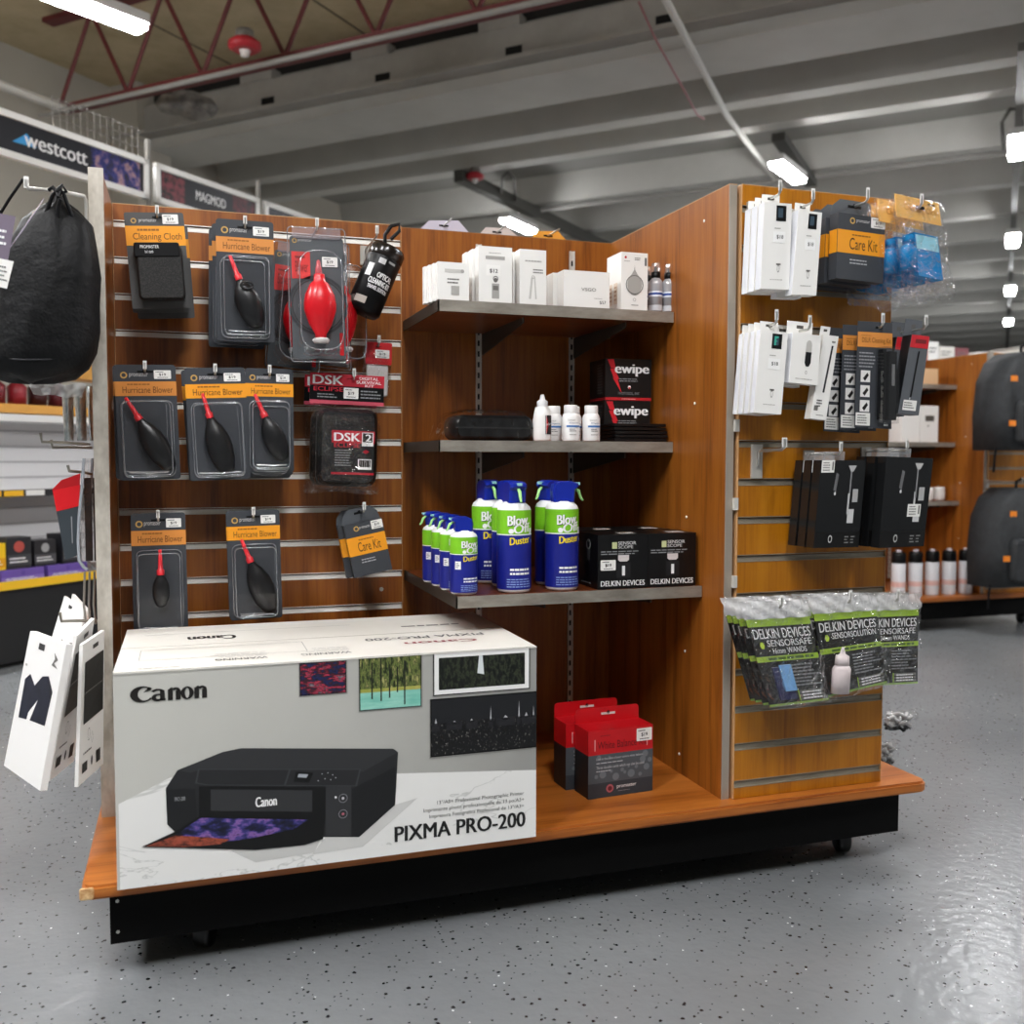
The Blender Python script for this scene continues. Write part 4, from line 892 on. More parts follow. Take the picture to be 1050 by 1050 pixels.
MARB = marble(); CART = noisy('white_carton_top', [(.3, '#dedad2'), (.7, '#e9e6de')], 5, 5, .55)
def photo(name, stops, scale, stretch=(1, 1, 1), det=4): return noisy(name, stops, scale, det, .35, stretch)
b = MB(); b.box(0, BW, 0, BD, 0, BH, CART)
for x0, x1 in ((.0, BW),):
    b.box(x0, x1, BD*.5-.001, BD*.5+.001, BH, BH+.0004, M('#b9b4aa', .6))
f = Face(b, 0, BH, BW, BH, -.0004, .0003)
def uv(px, py): p = at(px, py, BYF); return ((p.x-BX0)/BW, (BZ1-p.z)/BH)
def pp(pts, m, l=1): f.q([uv(*p) for p in pts][::-1], m, l)
def cl(u, v): return (min(max(u, 0), 1), min(max(v, 0), 1))
f.r(0, 0, 1, 1, GWALL, 0)
mt = [uv(118, 826), uv(175, 797), uv(408, 793), uv(552, 789)]; f.q([(0, mt[0][1]), (0, 1), (1, 1), (1, mt[3][1]), mt[2], mt[1]], MARB, 1)
f.r(0, 0, .006, 1, M('#c9c8c2', .5), 2)
# the four pictures
def pic(c, inner, border=.004, mat=0, l=3):
    (u0, v0), (u1, v1) = cl(*uv(*c[0])), cl(*uv(*c[1]))
    f.r(u0-.002, v0, u1+.003, v1+.006, M('#8d8d88', .6), l-1); f.r(u0, v0, u1, v1, BLK2, l); bu, bv = border/BW, border/BH
    if mat:
        f.r(u0+bu, v0+bv, u1-bu, v1-bv, M('#f4f4f2', .5), l+1); bu += mat/BW; bv += mat/BH; l += 1
    f.r(u0+bu, v0+bv, u1-bu, v1-bv, inner, l+1); return (u0+bu, v0+bv, u1-bu, v1-bv), l+2
KAY = photo('picture_coloured_boats', [(.36, '#08090e'), (.43, '#16265c'), (.47, '#1a1a22'), (.53, '#5a1424'), (.57, '#c8405c'), (.60, '#16161a'), (.68, '#8a8a90')], 70, (.6, 1, 1.6))
pic(((307, 680), (355, 710)), KAY, .0015)
FOR = photo('picture_birch_forest', [(.38, '#141d0e'), (.46, '#3d4a24'), (.52, '#7d8a48'), (.56, '#222c18'), (.62, '#b0ac6c')], 90, (2.2, 1, .6), 6)
(u0, v0, u1, v1), l = pic(((368, 669), (432, 724)), FOR, .0016); f.r(u0, v0+(v1-v0)*.66, u1, v1, photo('picture_turquoise_lake', [(.3, '#6fc0ae'), (.7, '#a4dccb')], 30, (.5, 1, 2)), l); f.r(u0, v0+(v1-v0)*.60, u1, v0+(v1-v0)*.67, photo('picture_bank', [(.3, '#8a9a3a'), (.7, '#c0b868')], 60), l+1)
for k, (a, c, d) in enumerate(((.18, .1, .8), (.33, .0, .85), (.47, .15, .8), (.72, .1, .95), (.60, .2, .7))): f.r(u0+(u1-u0)*a, v0+(v1-v0)*c, u0+(u1-u0)*(a+.022), v0+(v1-v0)*d, M('#1f2418', .5), l+2)
WTF = photo('picture_dark_trees', [(.40, '#030403'), (.5, '#141a12'), (.58, '#39402e'), (.66, '#0a0c08')], 120, (1.5, 1, .7))
(u0, v0, u1, v1), l = pic(((444, 664), (543, 706)), WTF, .0018, .008); f.q([(u0+(u1-u0)*.46, v0), (u0+(u1-u0)*.44, v0+(v1-v0)*.55), (u0+(u1-u0)*.52, v0+(v1-v0)*.6), (u0+(u1-u0)*.50, v0)], M('#dfe6e6', .5), l)
f.r(0, 0, 1, .006, CART, 8)
CIT = photo('picture_city_lights', [(.3, '#040405'), (.56, '#09090b'), (.63, '#222226'), (.70, '#9a9890')], 260, (1.6, 1, .9), 3)
u0, v0 = uv(441, 717); u1, v1 = 1.0, uv(549, 766)[1]
f.r(u0-.002, v0, u1, v1+.008, M('#8d8d88', .6), 2); f.r(u0, v0, u1, v1, BLK2, 3); f.r(u0+.003, v0+(v1-v0)*.42, u1, v1-.006, CIT, 4); f.r(u0+.003, v0+.006, u1, v0+(v1-v0)*.42, M('#14161a', .5), 4)
for a, hgt, wd in ((.56, .20, .012), (.83, .26, .012), (.97, .16, .01), (.05, .08, .02), (.22, .02, .04), (.38, .03, .03), (.7, .04, .05), (.9, .06, .03)):
    x = u0+(u1-u0)*a; f.q([(x-wd*.2, v0+(v1-v0)*.45), (x, v0+(v1-v0)*(.42-hgt*1.1)), (x+wd*.2, v0+(v1-v0)*.45)][::-1], M('#b7b7bb', .5), 5)
    f.r(x-wd*.5, v0+(v1-v0)*.42, x+wd*.5, v0+(v1-v0)*.56, M('#1c1c20', .5), 5)
# the printer picture
PB = M('#232426', .4); PB2 = M('#303133', .4); PB3 = M('#17181a', .35); PB4 = M('#3a3b3e', .4); PK = M('#060607', .3)
pp([(334, 857), (368, 858), (405, 825), (428, 818), (372, 868), (320, 876)], M('#d5d5d2', .6), 2); pp([(330, 858), (322, 874), (262, 884), (236, 872)], M('#cfcfcc', .6), 2.2)
pp([(170, 808), (182, 789.5), (228, 771), (247, 767), (403, 767.5), (408, 771), (405, 825), (368, 858), (334, 858), (220, 850), (179, 852), (171.5, 845)], PB, 3)
pp([(228, 771), (247, 767), (404, 768), (408, 771), (372, 791), (206, 789), (196, 792), (182, 790)], PB2, 4)
pp([(203, 788), (370, 788), (366, 806), (212, 805), (200, 803)], PB4, 5); pp([(204.5, 789), (296, 789), (291, 804.5), (213, 804), (202, 802)], PB, 6); pp([(298, 789), (368, 789), (364, 805), (293, 804.5)], PB, 6)
pp([(204, 806), (334, 807), (333, 845), (204, 842)], PK, 5); pp([(216, 809), (320, 810), (320, 832), (216, 831)], PB2, 6)
pp([(170, 809), (200, 809), (203, 850), (179, 852), (171.5, 845)], PB3, 5); pp([(335, 807), (362, 808), (405, 786), (405, 825), (368, 858), (334, 857)], PB3, 4); pp([(334, 806), (360, 806), (360, 857), (334, 857)], PB2, 5)
pp([(303, 791), (321, 792), (317, 802), (301, 801)], PK, 7); pp([(306, 793), (316, 793.5), (314, 797), (305, 796.5)], M('#aab0b8', .4), 8)
for px_, py_ in ((330, 793), (336, 792), (341, 794), (333, 798), (339, 799), (344, 797), (326, 800)): u_, v_ = uv(px_, py_); f.c(u_, v_, .0028, M('#c0c0c4', .4), 8, 8)
for py_, c_ in ((818, '#d0d0d4'), (834, '#c06a78')): u_, v_ = uv(351.5, py_); f.ring(u_, v_, .022, .019, M('#8b8b90', .4), 8, 18); f.c(u_, v_, .007, M(c_, .4), 8, 8)
u_, v_ = uv(344, 817); f.c(u_, v_, .006, M('#f0f0f0', .4), 8, 8)
MILK = photo('picture_milky_way', [(.38, '#07070f'), (.48, '#1a1c44'), (.54, '#3e3a80'), (.60, '#8a62a8'), (.68, '#141430')], 20, (1, 1, 2))
pp([(145, 868), (178, 853), (205, 836), (333, 839), (331, 860), (312, 866), (262, 871)], PK, 6)
pp([(165, 865), (206, 838), (316, 840), (300, 850), (262, 858), (238, 862)], MILK, 7); pp([(150, 867), (180, 856), (212, 858), (236, 860), (226, 865), (190, 868)], photo('picture_red_rock', [(.35, '#1c0d0a'), (.6, '#a8503a')], 60, (1, 1, 2)), 8)
(a, c_), (d_, e_) = uv(262, 817), uv(283.5, 825); f.t('Canon', a, c_, d_, e_, TXTW, .04, 9)
(a, c_), (d_, e_) = uv(179, 817), uv(190, 820); f.t('PRO-200', a, c_, d_, e_, TXTG, .02, 9)
# lettering
(a, c_), (d_, e_) = uv(405, 843), uv(538, 857)
(a0, e0), (a1, e1) = uv(405, 863), uv(538, 846)
u0, v0 = uv(405, 864); u1, _ = uv(538, 848); vt = uv(405, 849)[1]; ve = uv(538, 848)[1]
vb_ = (uv(406.5, 863.5)[1]+uv(537, 846.5)[1])/2; f.t('PIXMA PRO-200', u0, vb_-.078, u1, vb_, M('#161616', .5), .045, 4)
for txt, x0, yb in (('13"/A3+ Professional Photographic Printer', 448, 815.5), ('Imprimante photo professionnelle de 13 po/A3+', 434, 822), ('Impresora Fotografica Profesional de 13"/A3+', 440, 828.5)):
    vb_ = uv(537, yb)[1]; f.t(txt, uv(x0, 825)[0], vb_-.024, uv(537, 820)[0], vb_, M('#555553', .5), 0, 4)
# the maker's logo, drawn letter by letter
def logo(f, U0, Vt, U1, Vb, m, l=4):
    X = lambda x: U0+(U1-U0)*x/10.; Z = lambda z: Vb+(Vt-Vb)*z/2.6
    def Q(pts): f.q([(X(x), Z(z)) for x, z in pts], m, l)
    def arc(cx, cz, rx, rz, ix, iz, dx, dz, a0, a1, n=18):
        for k in range(n):
            A = math.radians(a0+(a1-a0)*k/n); B = math.radians(a0+(a1-a0)*(k+1)/n)
            o = lambda t: (cx+rx*math.cos(t), cz+rz*math.sin(t)); i = lambda t: (cx+dx+ix*math.cos(t), cz+dz+iz*math.sin(t))
            Q([o(A), o(B), i(B), i(A)])
    arc(1.55, 1.3, 1.55, 1.3, .88, 1.04, .34, .02, 50, 325)                       # C
    Q([(1.72, 1.55), (2.42, 2.42), (2.86, 2.16), (2.62, 1.85)])
    Q([(3.84, .1), (4.50, .1), (4.44, 1.75), (3.84, 1.75)]); arc(3.55, 1.5, .85, .55, .52, .30, .05, -.05, 20, 165, 10); arc(3.55, .62, .80, .62, .36, .30, .12, .05, 60, 330, 14); Q([(4.4, .1), (4.62, .25), (4.5, .45)])   # a
    for x in (4.85, 8.55 if 0 else 8.3):                                           # n, n
        Q([(x, 1.75), (x+.42, 2.10), (x+.64, 2.10), (x+.64, .05), (x+.0, .05)]); Q([(x+1.02, .05), (x+1.68, .05), (x+1.68, 1.45), (x+1.02, 1.55)]); arc(x+1.04, 1.42, .64, .66, .20, .34, .0, -.05, 0, 150, 10)
    arc(7.38, 1.05, .86, 1.05, .28, .82, .0, .0, 0, 360, 26)                       # o
(a, c_), (d_, e_) = uv(133, 704), uv(212.5, 718)
vt = uv(133, 704)[1]; vb = uv(133, 720.5)[1]; dv = uv(212, 716)[1]-uv(133, 720.5)[1]
logo(f, a, vt+dv*.3, d_, vb+dv*.4, INK, 4)
# top face print: seen upside down from the front
g = MB(); b.T = Matrix.Translation((BW, 0, BH)) @ Matrix.Rotation(PI, 4, 'Z') @ Matrix.Rotation(-PI/2, 4, 'X')
ft = Face(b, 0, BD, BW, BD, -.0003, .0003)      # u from the right edge leftwards, v from the front edge back
b.T = Matrix(((-1, 0, 0, BW), (0, 0, 1, 0), (0, -1, 0, BH), (0, 0, 0, 1)))
ft = Face(b, 0, BD, BW, BD, -.0004, .0003)
# here z(local) -> y(world) ; v=0 is the back edge, v=1 the front edge
ft.t('Canon', .12, .80, .31, .74, M('#8c1f2a', .5), .04, 1); ft.t('PIXMA PRO-200', .08, .66, .40, .60, M('#5a5a5a', .5), .02, 1)
for u_ in (.46, .66): ft.t('WARNING', u_, .90, u_+.12, .86, M('#4a4a4a', .5), .02, 1); ft.lines(u_, .74, u_+.14, .84, 3, GL, 1)
ft.lines(.1, .30, .34, .36, 1, GD, 1); ft.t('Canon', .72, .40, .84, .30, INK, .04, 1); ft.lines(.86, .95, .97, .98, 1, GI, 1)
for (a, c_, d_, e_) in ((.56, .58, .95, .585), (.56, .80, .95, .804), (.56, .58, .562, .80), (.95, .58, .952, .80), (.40, .2, .95, .205)): ft.r(a, c_, d_, e_, GI, 1)
b.T = Matrix(); carton = b.build('carton', t)
b = MB(); b.box(-.0006, .0, .002, BD*.45, BH-.05, BH+.0004, BLK2); b.build('side_tape', t)

# =================================================================== RIGHT SLATWALL
YR = 1.61; YW = 1.695
def qhook(Q, u, v, yf, label, up=.022):
    p = Q.w(u, v, 0); return hook(p.x, p.z, YW, yf, label, up, .0026, True)
def penbox(px, Y, d, label, draw, n, step, fmt, grp, tabw=(.1, .75), tabh=.12, hooklabel=None, m=CARD, side=None, name='white_pen_box', cat='box'):
    """thin carton with a hang tab; px gives the carton's front"""
    Q = Quad(px, Y, name, label, cat, grp, hang=((tabw[0]+tabw[1])/2, -.08))
    b = Q.mb(); Q.box(b, 0, 0, 1, 1, 0, d, m)
    f = Q.face(b); draw(f)
    if side:
        Q.box(b, -.004, .0, 0, 1, .001, d-.001, side)
    b.build('carton', Q.t)
    b = Q.mb(); Q.box(b, tabw[0], -tabh, tabw[1], .01, d-.0012, d, m); f = Face(b, 0, 0, 1, 1, d-.0014); c = (tabw[0]+tabw[1])/2; f.r(c-.12, -tabh*.72, c+.12, -tabh*.48, M('#55534f', .6)); b.build('hang_tab', Q.t)
    if n > 1: stack(Q.t, n, step, fmt, grp)
    if hooklabel: hook(Q.o.x, Q.o.z, YW, Y-.012, hooklabel, .022, .0026)
    return Q
def dp(f): f.r(.44, .03, .80, .21, M('#0d0f12', .3)); f.r(.50, .06, .68, .17, M('#3d4f5c', .3), 2); f.lines(.40, .28, .66, .31, 1, GI); f.r(.36, .33, .80, .46, M('#f7f7f5', .6), 1); f.t('$18', .48, .37, .72, .42, INK, .02, 2); f.ring(.58, .76, .045, .036, GD, 1, 12); f.r(.50, .70, .66, .72, GD); f.lines(.3, .88, .9, .90, 1, GI)
def dpg(f): dp(f); f.q([(.52, .17), (.52, .06), (.66, .06), (.66, .08), (.58, .09), (.58, .11), (.64, .12), (.58, .13), (.58, .17)][::-1], M('#3aa892', .4), 3)
WSHADE = M('#dfe1e6', .5)  # bluish darker white paints the shade on the boxes' left sides
penbox([(784, 207), (812, 209), (809, 297), (780, 296)], YR, .020, '', dp, 3, (.001, .025, .000), 'tall white lens pen box, top row, leftmost hook, {}', 'white lens pen boxes on the right slatwall', hooklabel='hook holding the leftmost white boxes, top row of the right slatwall', side=WSHADE)
penbox([(819, 215), (843, 218), (837, 303), (812, 302)], YR-.01, .022, '', dp, 2, (-.006, .04, .000), 'tall white lens pen box, top row, second hook, {}', 'white lens pen boxes on the right slatwall', hooklabel='hook holding the second stack of white boxes, top row', side=WSHADE)
penbox([(780, 338), (808, 341), (801, 425), (773, 423)], YR, .014, '', dpg, 4, (.000, .0205, 0), 'tall white lens pen box with green mark, second row, {}', 'white lens pen boxes on the right slatwall', hooklabel='hook holding the four white boxes with green mark, second row', side=WSHADE)
def dc(f): f.q([(.60+.10*math.cos(a), .22+.10*math.sin(a)) for a in [math.radians(x) for x in range(180, 361, 30)]]+[(.70, .56), (.65, .64), (.52, .64), (.48, .56)], M('#bfbdb8', .4)) ; f.q([(.50, .36), (.70, .36), (.69, .58), (.63, .65), (.53, .65), (.48, .58)][::-1], M('#17181a', .3), 2); f.ring(.56, .77, .035, .026, GD, 1, 12); f.lines(.2, .89, .8, .92, 1, GI)
penbox([(813, 341), (842, 344), (838, 395), (809, 392)], YR, .022, '', dc, 2, (-.012, .04, -.002), 'short white box with a black swab drawing, second row, {}', 'short white boxes on the right slatwall', tabw=(0, .9), tabh=.27, hooklabel='hook holding the short white boxes, second row', side=WSHADE)
def dt(f): f.q([(.62, .12), (.74, .12), (.60, .68), (.48, .68)][::-1], M('#26272a', .4)); f.lines(.2, .76, .6, .86, 3, INK); f.lines(.3, .94, .8, .96, 1, GD); f.r(.1, .84, .35, .90, GD); f.lines(.6, .05, .85, .1, 1, GD)
penbox([(845, 343), (860, 345), (847, 431), (831, 429)], YR+.01, .020, 'tall slim white box with a black brush drawing, second row beside the short boxes', dt, 1, None, '', 'slim white boxes', side=M('#e4dfd8', .5))  # side tone darker than the front, painting its shade

t = care_kit((858, 203, 909, 288), YR-.005, '', d=.024, lean=.02, rz=.06)
stack(t, 3, (-.008, .028, -.004), 'grey care kit box with orange band on the right slatwall, {}', 'care kits on the right slatwall', 0, .02)
hook(t.location.x, t.location.z, YW, YR-.020, 'hook holding the care kit boxes, top row of the right slatwall', .022, .0026)

# blue wipe bags
def bluebag(px, Y):
    Q = Quad(px, Y, 'blue_cleaner_bag', 'x', 'cleaner bag', 'blue cleaner bags on the right slatwall', hang=(.5, .11))
    b = Q.mb(); Q.box(b, .04, .01, .94, .24, -.001, .001, M('#eeb860', .5)); f = Q.face(b, .0013); f.t('Cleaning Cloth', .2, .09, .9, .17, M('#b8791c', .5), 0, 1, rise=-.0); f.r(.44, .085, .62, .12, BLK2, 2); f.lines(.7, .03, .9, .07, 1, INK, 1); b.build('header_card', Q.t)
    b = Q.mb(); Q.box(b, .36, .36, .84, .80, .0, .028, BLUEC); Q.box(b, .38, .38, .82, .52, -.001, .0, M('#8fd0e0', .3)); bx = b.build('cleaner_box', Q.t)
    b = MB(); p = Q.w(.28, .55, 0)-Q.o; H = Q.H
    b.lathe([(.001, -H*.19), (H*.085, -H*.19), (H*.085, H*.02), (H*.05, H*.06), (H*.045, H*.08), (H*.055, H*.082), (H*.055, H*.16), (.001, H*.165)], BLUEC, 18, (p.x, p.y+.012, p.z)); b.build('spray_bottle', Q.t)
    b = Q.mb(); rnd = random.Random(4)
    def fn(s): return lambda a, c: (a*(1+.03*math.sin(c*9)), s*.018*min(1, 7*min(a, 1-a, c+.02, 1.02-c))+.004*math.sin(a*19+c*13)+.003*math.sin(c*31-a*5), -c*(1+.015*math.sin(a*11)))
    b.grid(lambda a, c: fn(-1)(a, 1-c), 16, 22, CRINK); b.grid(lambda a, c: fn(1)(1-a, 1-c), 16, 22, CRINK); b.build('clear_bag', Q.t)
    return Q
Q = bluebag([(915, 197), (965, 208), (978, 309), (925, 299)], 1.575)
ts = stack(Q.t, 4, (-.020, .028, -.004), 'clear bag with yellow header and blue cleaner bottle, {}', 'blue cleaner bags on the right slatwall', .002, .03)
hook(Q.o.x-.005, Q.o.z, YW, 1.56, 'long hook holding the bags of blue cleaner', .02, .0026, True)
# loupe blisters
def loupe(px, Y, n):
    Q = Quad(px, Y, 'lens_cleaning_pack', 'x', 'cleaning kit', 'lens cleaning kits on the right slatwall', hang=(.6, .05))
    b = Q.mb(); Q.box(b, 0, 0, 1, 1, 0, .001, GREY); f = Q.face(b, .0003); f.r(0, .10, 1, .24, ORD); f.t('DSLR Cleaning Kit', .12, .15, .95, .21, M('#7a4a10', .5), 0, 2); f.lines(.1, .125, .4, .14, 1, M('#a0641c', .5), 2); f.r(.50, .045, .70, .06, BLK2, 2)
    f.lines(.06, .28, .55, .44, 5, M('#9a9ca0', .5))
    for k, v in enumerate((.46, .60, .74)): f.r(.12, v, .38, v+.11, M('#ecebe8', .5)); f.q([(.18, v+.075), (.30, v+.02), (.34, v+.045), (.24, v+.10)][::-1], INK, 2)
    f.r(.78, .955, .9, .975, TXTW); b.build('backing_card', Q.t)
    b = Q.mb(); Q.box(b, .58, .26, .70, .92, -.014, -.002, BLK2); Q.box(b, .74, .28, .94, .92, -.020, -.002, M('#0d0d0e', .25)); Q.box(b, .80, .40, .88, .60, -.021, -.020, M('#9a9a9a', .3, .6)); b.build('lens_pen', Q.t)
    b = Q.mb(); Q.box(b, .53, .24, .98, .95, -.024, -.001, CLEAR); b.build('clear_blister', Q.t)
    b = Q.mb(); Q.box(b, .02, .86, .40, .98, -.0012, -.0005, M('#f1f0ec', .5)); f = Face(b, .02, -.86, .38, .12, -.0016, .0002); f.lines(.1, .1, .9, .9, 4, GD); b.build('price_sticker', Q.t)
    stack(Q.t, n, (-.014, .028, -.004), 'grey lens cleaning kit with orange band and pen in a blister, {}', 'lens cleaning kits on the right slatwall', .001, .02)
    hook(Q.o.x, Q.o.z, YW, Y-.012, 'hook holding the grey lens cleaning kits, second row', .022, .0026)
loupe([(880, 329), (915, 331), (914, 440), (876, 438)], 1.60, 3)
def dr(f): f.r(0, 0, 1, .16, M('#c8202c', .4)); f.r(.25, .05, .85, .10, M('#7a1018', .5), 2); f.q([(.5, .2), (.58, .2), (.50, .78), (.42, .78)][::-1], BLK2); f.c(.42, .80, .016, TXTW, 2, 8); f.r(.14, .82, .80, .95, M('#efeeea', .5), 2); f.lines(.18, .84, .7, .93, 3, GD, 3)
Q = penbox([(935, 343), (953, 345), (942, 426), (921, 424)], 1.575, .026, '', dr, 3, (-.008, .032, -.001), 'slim grey-red sensor pen box, right end of second row, {}', 'grey-red slim boxes on the right slatwall', tabw=(.0, 1), tabh=.22, m=M('#575b60', .45), side=M('#101114', .4), name='sensor_pen_box', hooklabel='hook holding the slim grey and red boxes, second row right end')
# black cases, third row
def dcase(f): f.q([(.62, .06), (.80, .06), (.74, .13), (.68, .13)][::-1], M('#b9b9b9', .4)); f.r(.68, .13, .71, .45, M('#8a8a8c', .3)); f.r(.66, .38, .70, .62, M('#c9c9c9', .3)); f.r(.76, .33, .88, .48, M('#b0b0b0', .4)); f.r(.68, .56, .82, .72, M('#d0d0d0', .4)); f.q([(.36, .14), (.42, .16), (.38, .36), (.32, .34)][::-1], M('#6a6a6c', .3)); f.c(.36, .38, .022, M('#d9d9d9', .4), 2, 8); f.ring(.34, .9, .045, .03, M('#c0c0c0', .4), 2, 10); f.lines(.66, .86, .76, .96, 3, M('#8a8a8a', .4)); f.lines(.80, .86, .90, .96, 3, M('#8a8a8a', .4)); f.r(0, .82, 1, 1, M('#050505', .4), .5)
def bcase(px, Y, n, step, which, st):
    Q = Quad(px, Y, 'brush_case', 'x', 'case', 'black brush cases on the right slatwall', hang=(.35, -.07)); d = .024
    b = Q.mb(); Q.box(b, 0, 0, 1, 1, 0, d, M('#1a1b1c', .16)); dcase(Q.face(b)); b.build('case_body', Q.t)
    b = Q.mb(); Q.box(b, .12, -.10, .60, .01, d*.5, d*.5+.001, clear('hang_tab_film', amt=.15, milky=.1)); b.build('hang_tab', Q.t)
    b = Q.mb(); (u0, v0) = st; Q.box(b, u0, v0, u0+.28, v0+.14, -.0012, -.0006, M('#f1f0ec', .5)); g = Face(b, u0, -v0, .28, .14, -.0015, .0002); g.lines(.1, .1, .75, .9, 4, GD); g.r(.8, .1, .92, .8, GD); b.build('price_sticker', Q.t)
    stack(Q.t, n, step, 'shiny black brush case on the right slatwall, '+which+', {}', 'black brush cases on the right slatwall', .0005, .004)
    hook(Q.o.x, Q.o.z, YW, Y-.010, 'hook with clear bracket holding the black cases, '+which, .02, .0026)
bcase([(842, 472), (888, 472), (880, 561), (834, 562)], 1.60, 3, (-.002, .027, 0), 'left stack', (.02, .0))
bcase([(909, 468), (957, 470), (947, 560), (901, 562)], 1.58, 3, (-.002, .030, 0), 'right stack', (.55, .52))
q = at(775, 462, YW); b = MB(); yf = 1.60; qq = at(807, 458, yf)
b.box(q.x-.012, q.x+.012, YW-.006, YW-.0005, q.z-.055, q.z+.012, M('#c4c1b9', .4, .4)); b.tube([(q.x, YW-.010, q.z-.03), (q.x, YW-.010, q.z-.004), (q.x, YW-.02, q.z), (q.x+.002, yf+.01, q.z+.001), (q.x+.002, yf, q.z+.006), (q.x+.002, yf, q.z+.022)], .0034, WIRE, 8)
b.box(q.x-.003, q.x+.007, yf-.001, yf+.001, q.z+.006, q.z+.024, WHITE); tag(b.build('display_hook'), 'empty metal hook with a white plate at the left of the third row', 'hook', 'metal display hooks')
# sensor bags, fourth row
LG = M('#a6cc3c', .5); LG2 = M('#8fb352', .5)
def sbag(px, Y, title, sub, kind, n, step, which):
    Q = Quad(px, Y, 'sensor_cleaning_bag', 'x', 'accessory bag', 'sensor cleaning bags on the right slatwall', hang=(.55, .08))
    b = Q.mb(); Q.box(b, .02, .18, .98, .97, 0, .0012, M('#141414', .4)); f = Q.face(b, .0003)
    f.r(.02, .18, .98, .25, LG); f.t('DELKIN DEVICES', .07, .27, .94, .36, TXTW, .03, 2); f.c(.16, .42, .035, M('#c8e24a', .5), 2, 6); f.t(title, .24, .375, .92, .435, TXTW, .02, 2)
    if sub: f.t(sub, .30, .45, .82, .50, TXTW, .02, 2)
    f.r(.02, .52, .98, .57, LG); f.lines(.2, .53, .9, .56, 1, M('#4a6a14', .5), 2, .8, .1)
    f.lines(.50, .60, .95, .82, 7, TXTG); f.r(.54, .855, .94, .88, GD, 1); f.r(.54, .892, .94, .915, GD, 1); f.r(.54, .925, .94, .945, GD, 1); f.r(.52, .85, .535, .95, LG, 1); f.lines(.58, .86, .90, .945, 3, TXTW, 2, .5, .1); f.r(.02, .955, .98, .975, LG2)
    b.build('printed_card', Q.t)
    b = Q.mb()
    if kind == 'wand':
        Q.box(b, .20, .62, .46, .92, -.006, -.001, M('#2a2c58', .3)); Q.box(b, .30, .60, .48, .84, -.009, -.006, M('#7fb4e8', .3)); b.build('swab_tray', Q.t)
    elif kind == 'bottle':
        p = Q.w(.24, .74, 0)-Q.o; H = Q.H; T = Matrix.Rotation(.06, 4, 'Y')
        b = MB(); b.lathe([(.001, -H*.20), (H*.092, -H*.20), (H*.095, H*.02), (H*.08, H*.05), (H*.06, H*.06), (H*.075, H*.062), (H*.07, H*.14), (H*.03, H*.16), (H*.012, H*.22), (.001, H*.222)], M('#e9dcdc', .4), 20, (p.x, p.y-.012, p.z), T=T, sy=.6); b.build('fluid_bottle', Q.t)
    b = Q.mb()
    def fn(s): return lambda a, c: (a, s*.009*min(1, 7*min(a, 1-a, c+.02, 1.02-c))+.0035*math.sin(a*17+c*11)*min(1, 6*c)+.002*math.sin(c*37-a*5), -c)
    b.grid(lambda a, c: (fn(-1)(a, 1-c)[0], fn(-1)(a, 1-c)[1]-.006, -(1-c)), 14, 20, CRINK); b.build('clear_bag', Q.t)
    b = Q.mb(); b.grid(lambda a, c: (a, .008*math.sin(a*21+c*40)*.5-.004, -.02-.16*(1-c)), 16, 5, MILKY); b.build('bag_top', Q.t)
    if n > 1: stack(Q.t, n, step, 'clear bag with black and green sensor cleaning card, '+which+', {}', 'sensor cleaning bags on the right slatwall', .002, .02)
    else: Q.t['label'] = 'clear bag with black and green sensor cleaning card, '+which
    hook(Q.o.x, Q.o.z, YW, Y-.012, 'hook holding the sensor cleaning bags, '+which, .02, .0026)
    return Q
sbag([(757, 615), (826, 612), (852, 720), (789, 728)], 1.60, 'SENSORSAFE', '16mm WANDS', 'wand', 4, (-.006, .014, .001), 'left hook')
sbag([(829, 610), (897, 608), (911, 702), (848, 718)], 1.615, 'SENSORSOLUTION', '', 'bottle', 3, (-.003, .024, 0), 'middle hook')
sbag([(884, 609), (943, 607), (942, 703), (886, 706)], 1.635, 'SENSORSAFE', '24mm WANDS', '', 2, (-.004, .03, 0), 'right hook')
# =================================================================== PACKS ON THE FAR SIDE OF THE BACK WALL
for i, (pts, c, s, l) in enumerate((([(426, 234), (440, 226), (470, 226), (485, 238)], '#cfcad8', 0, 'pale lilac'), ([(485, 242), (498, 233), (521, 234), (540, 245)], '#d8ccc6', 0, 'pinkish'), ([(537, 246), (552, 237), (572, 237), (588, 249)], '#eca23c', 0, 'orange'))):
    t = thing('memory_card_pack', l+' pack whose top peeks over the back wall above the white boxes', 'pack', (0, 0, 0), (0, 0, 0), 'packs on the far side of the back wall'); Y = 2.36
    P = [at(x, y, Y) for x, y in pts]; zb_ = 1.15
    b = MB(); pl = [(P[0].x-.01, zb_), (P[3].x+.01, zb_)]+[(P[3].x, P[3].z-.012), (P[2].x, P[2].z), (P[1].x, P[1].z), (P[0].x, P[0].z-.012)]
    b.prism(pl, Y, Y+.002, M(c, .4)); mx = (P[1].x+P[2].x)/2; zz = P[1].z; b.box(mx-.012, mx+.012, Y-.0006, Y, zz-.012, zz-.008, BLK2); b.build('card', t)
    b = MB(); b.rbox(P[0].x, P[3].x, Y-.02, Y, zb_+.01, zz-.03, .01, CLEAR); b.build('clear_blister', t)
    b = MB(); b.tube([(mx, 2.28, zz-.010), (mx, 2.40, zz-.010), (mx, 2.41, zz+.002)], .0022, WIRE); tag(b.build('display_hook'), 'hook behind the back wall holding the '+l+' pack', 'hook', 'metal display hooks')
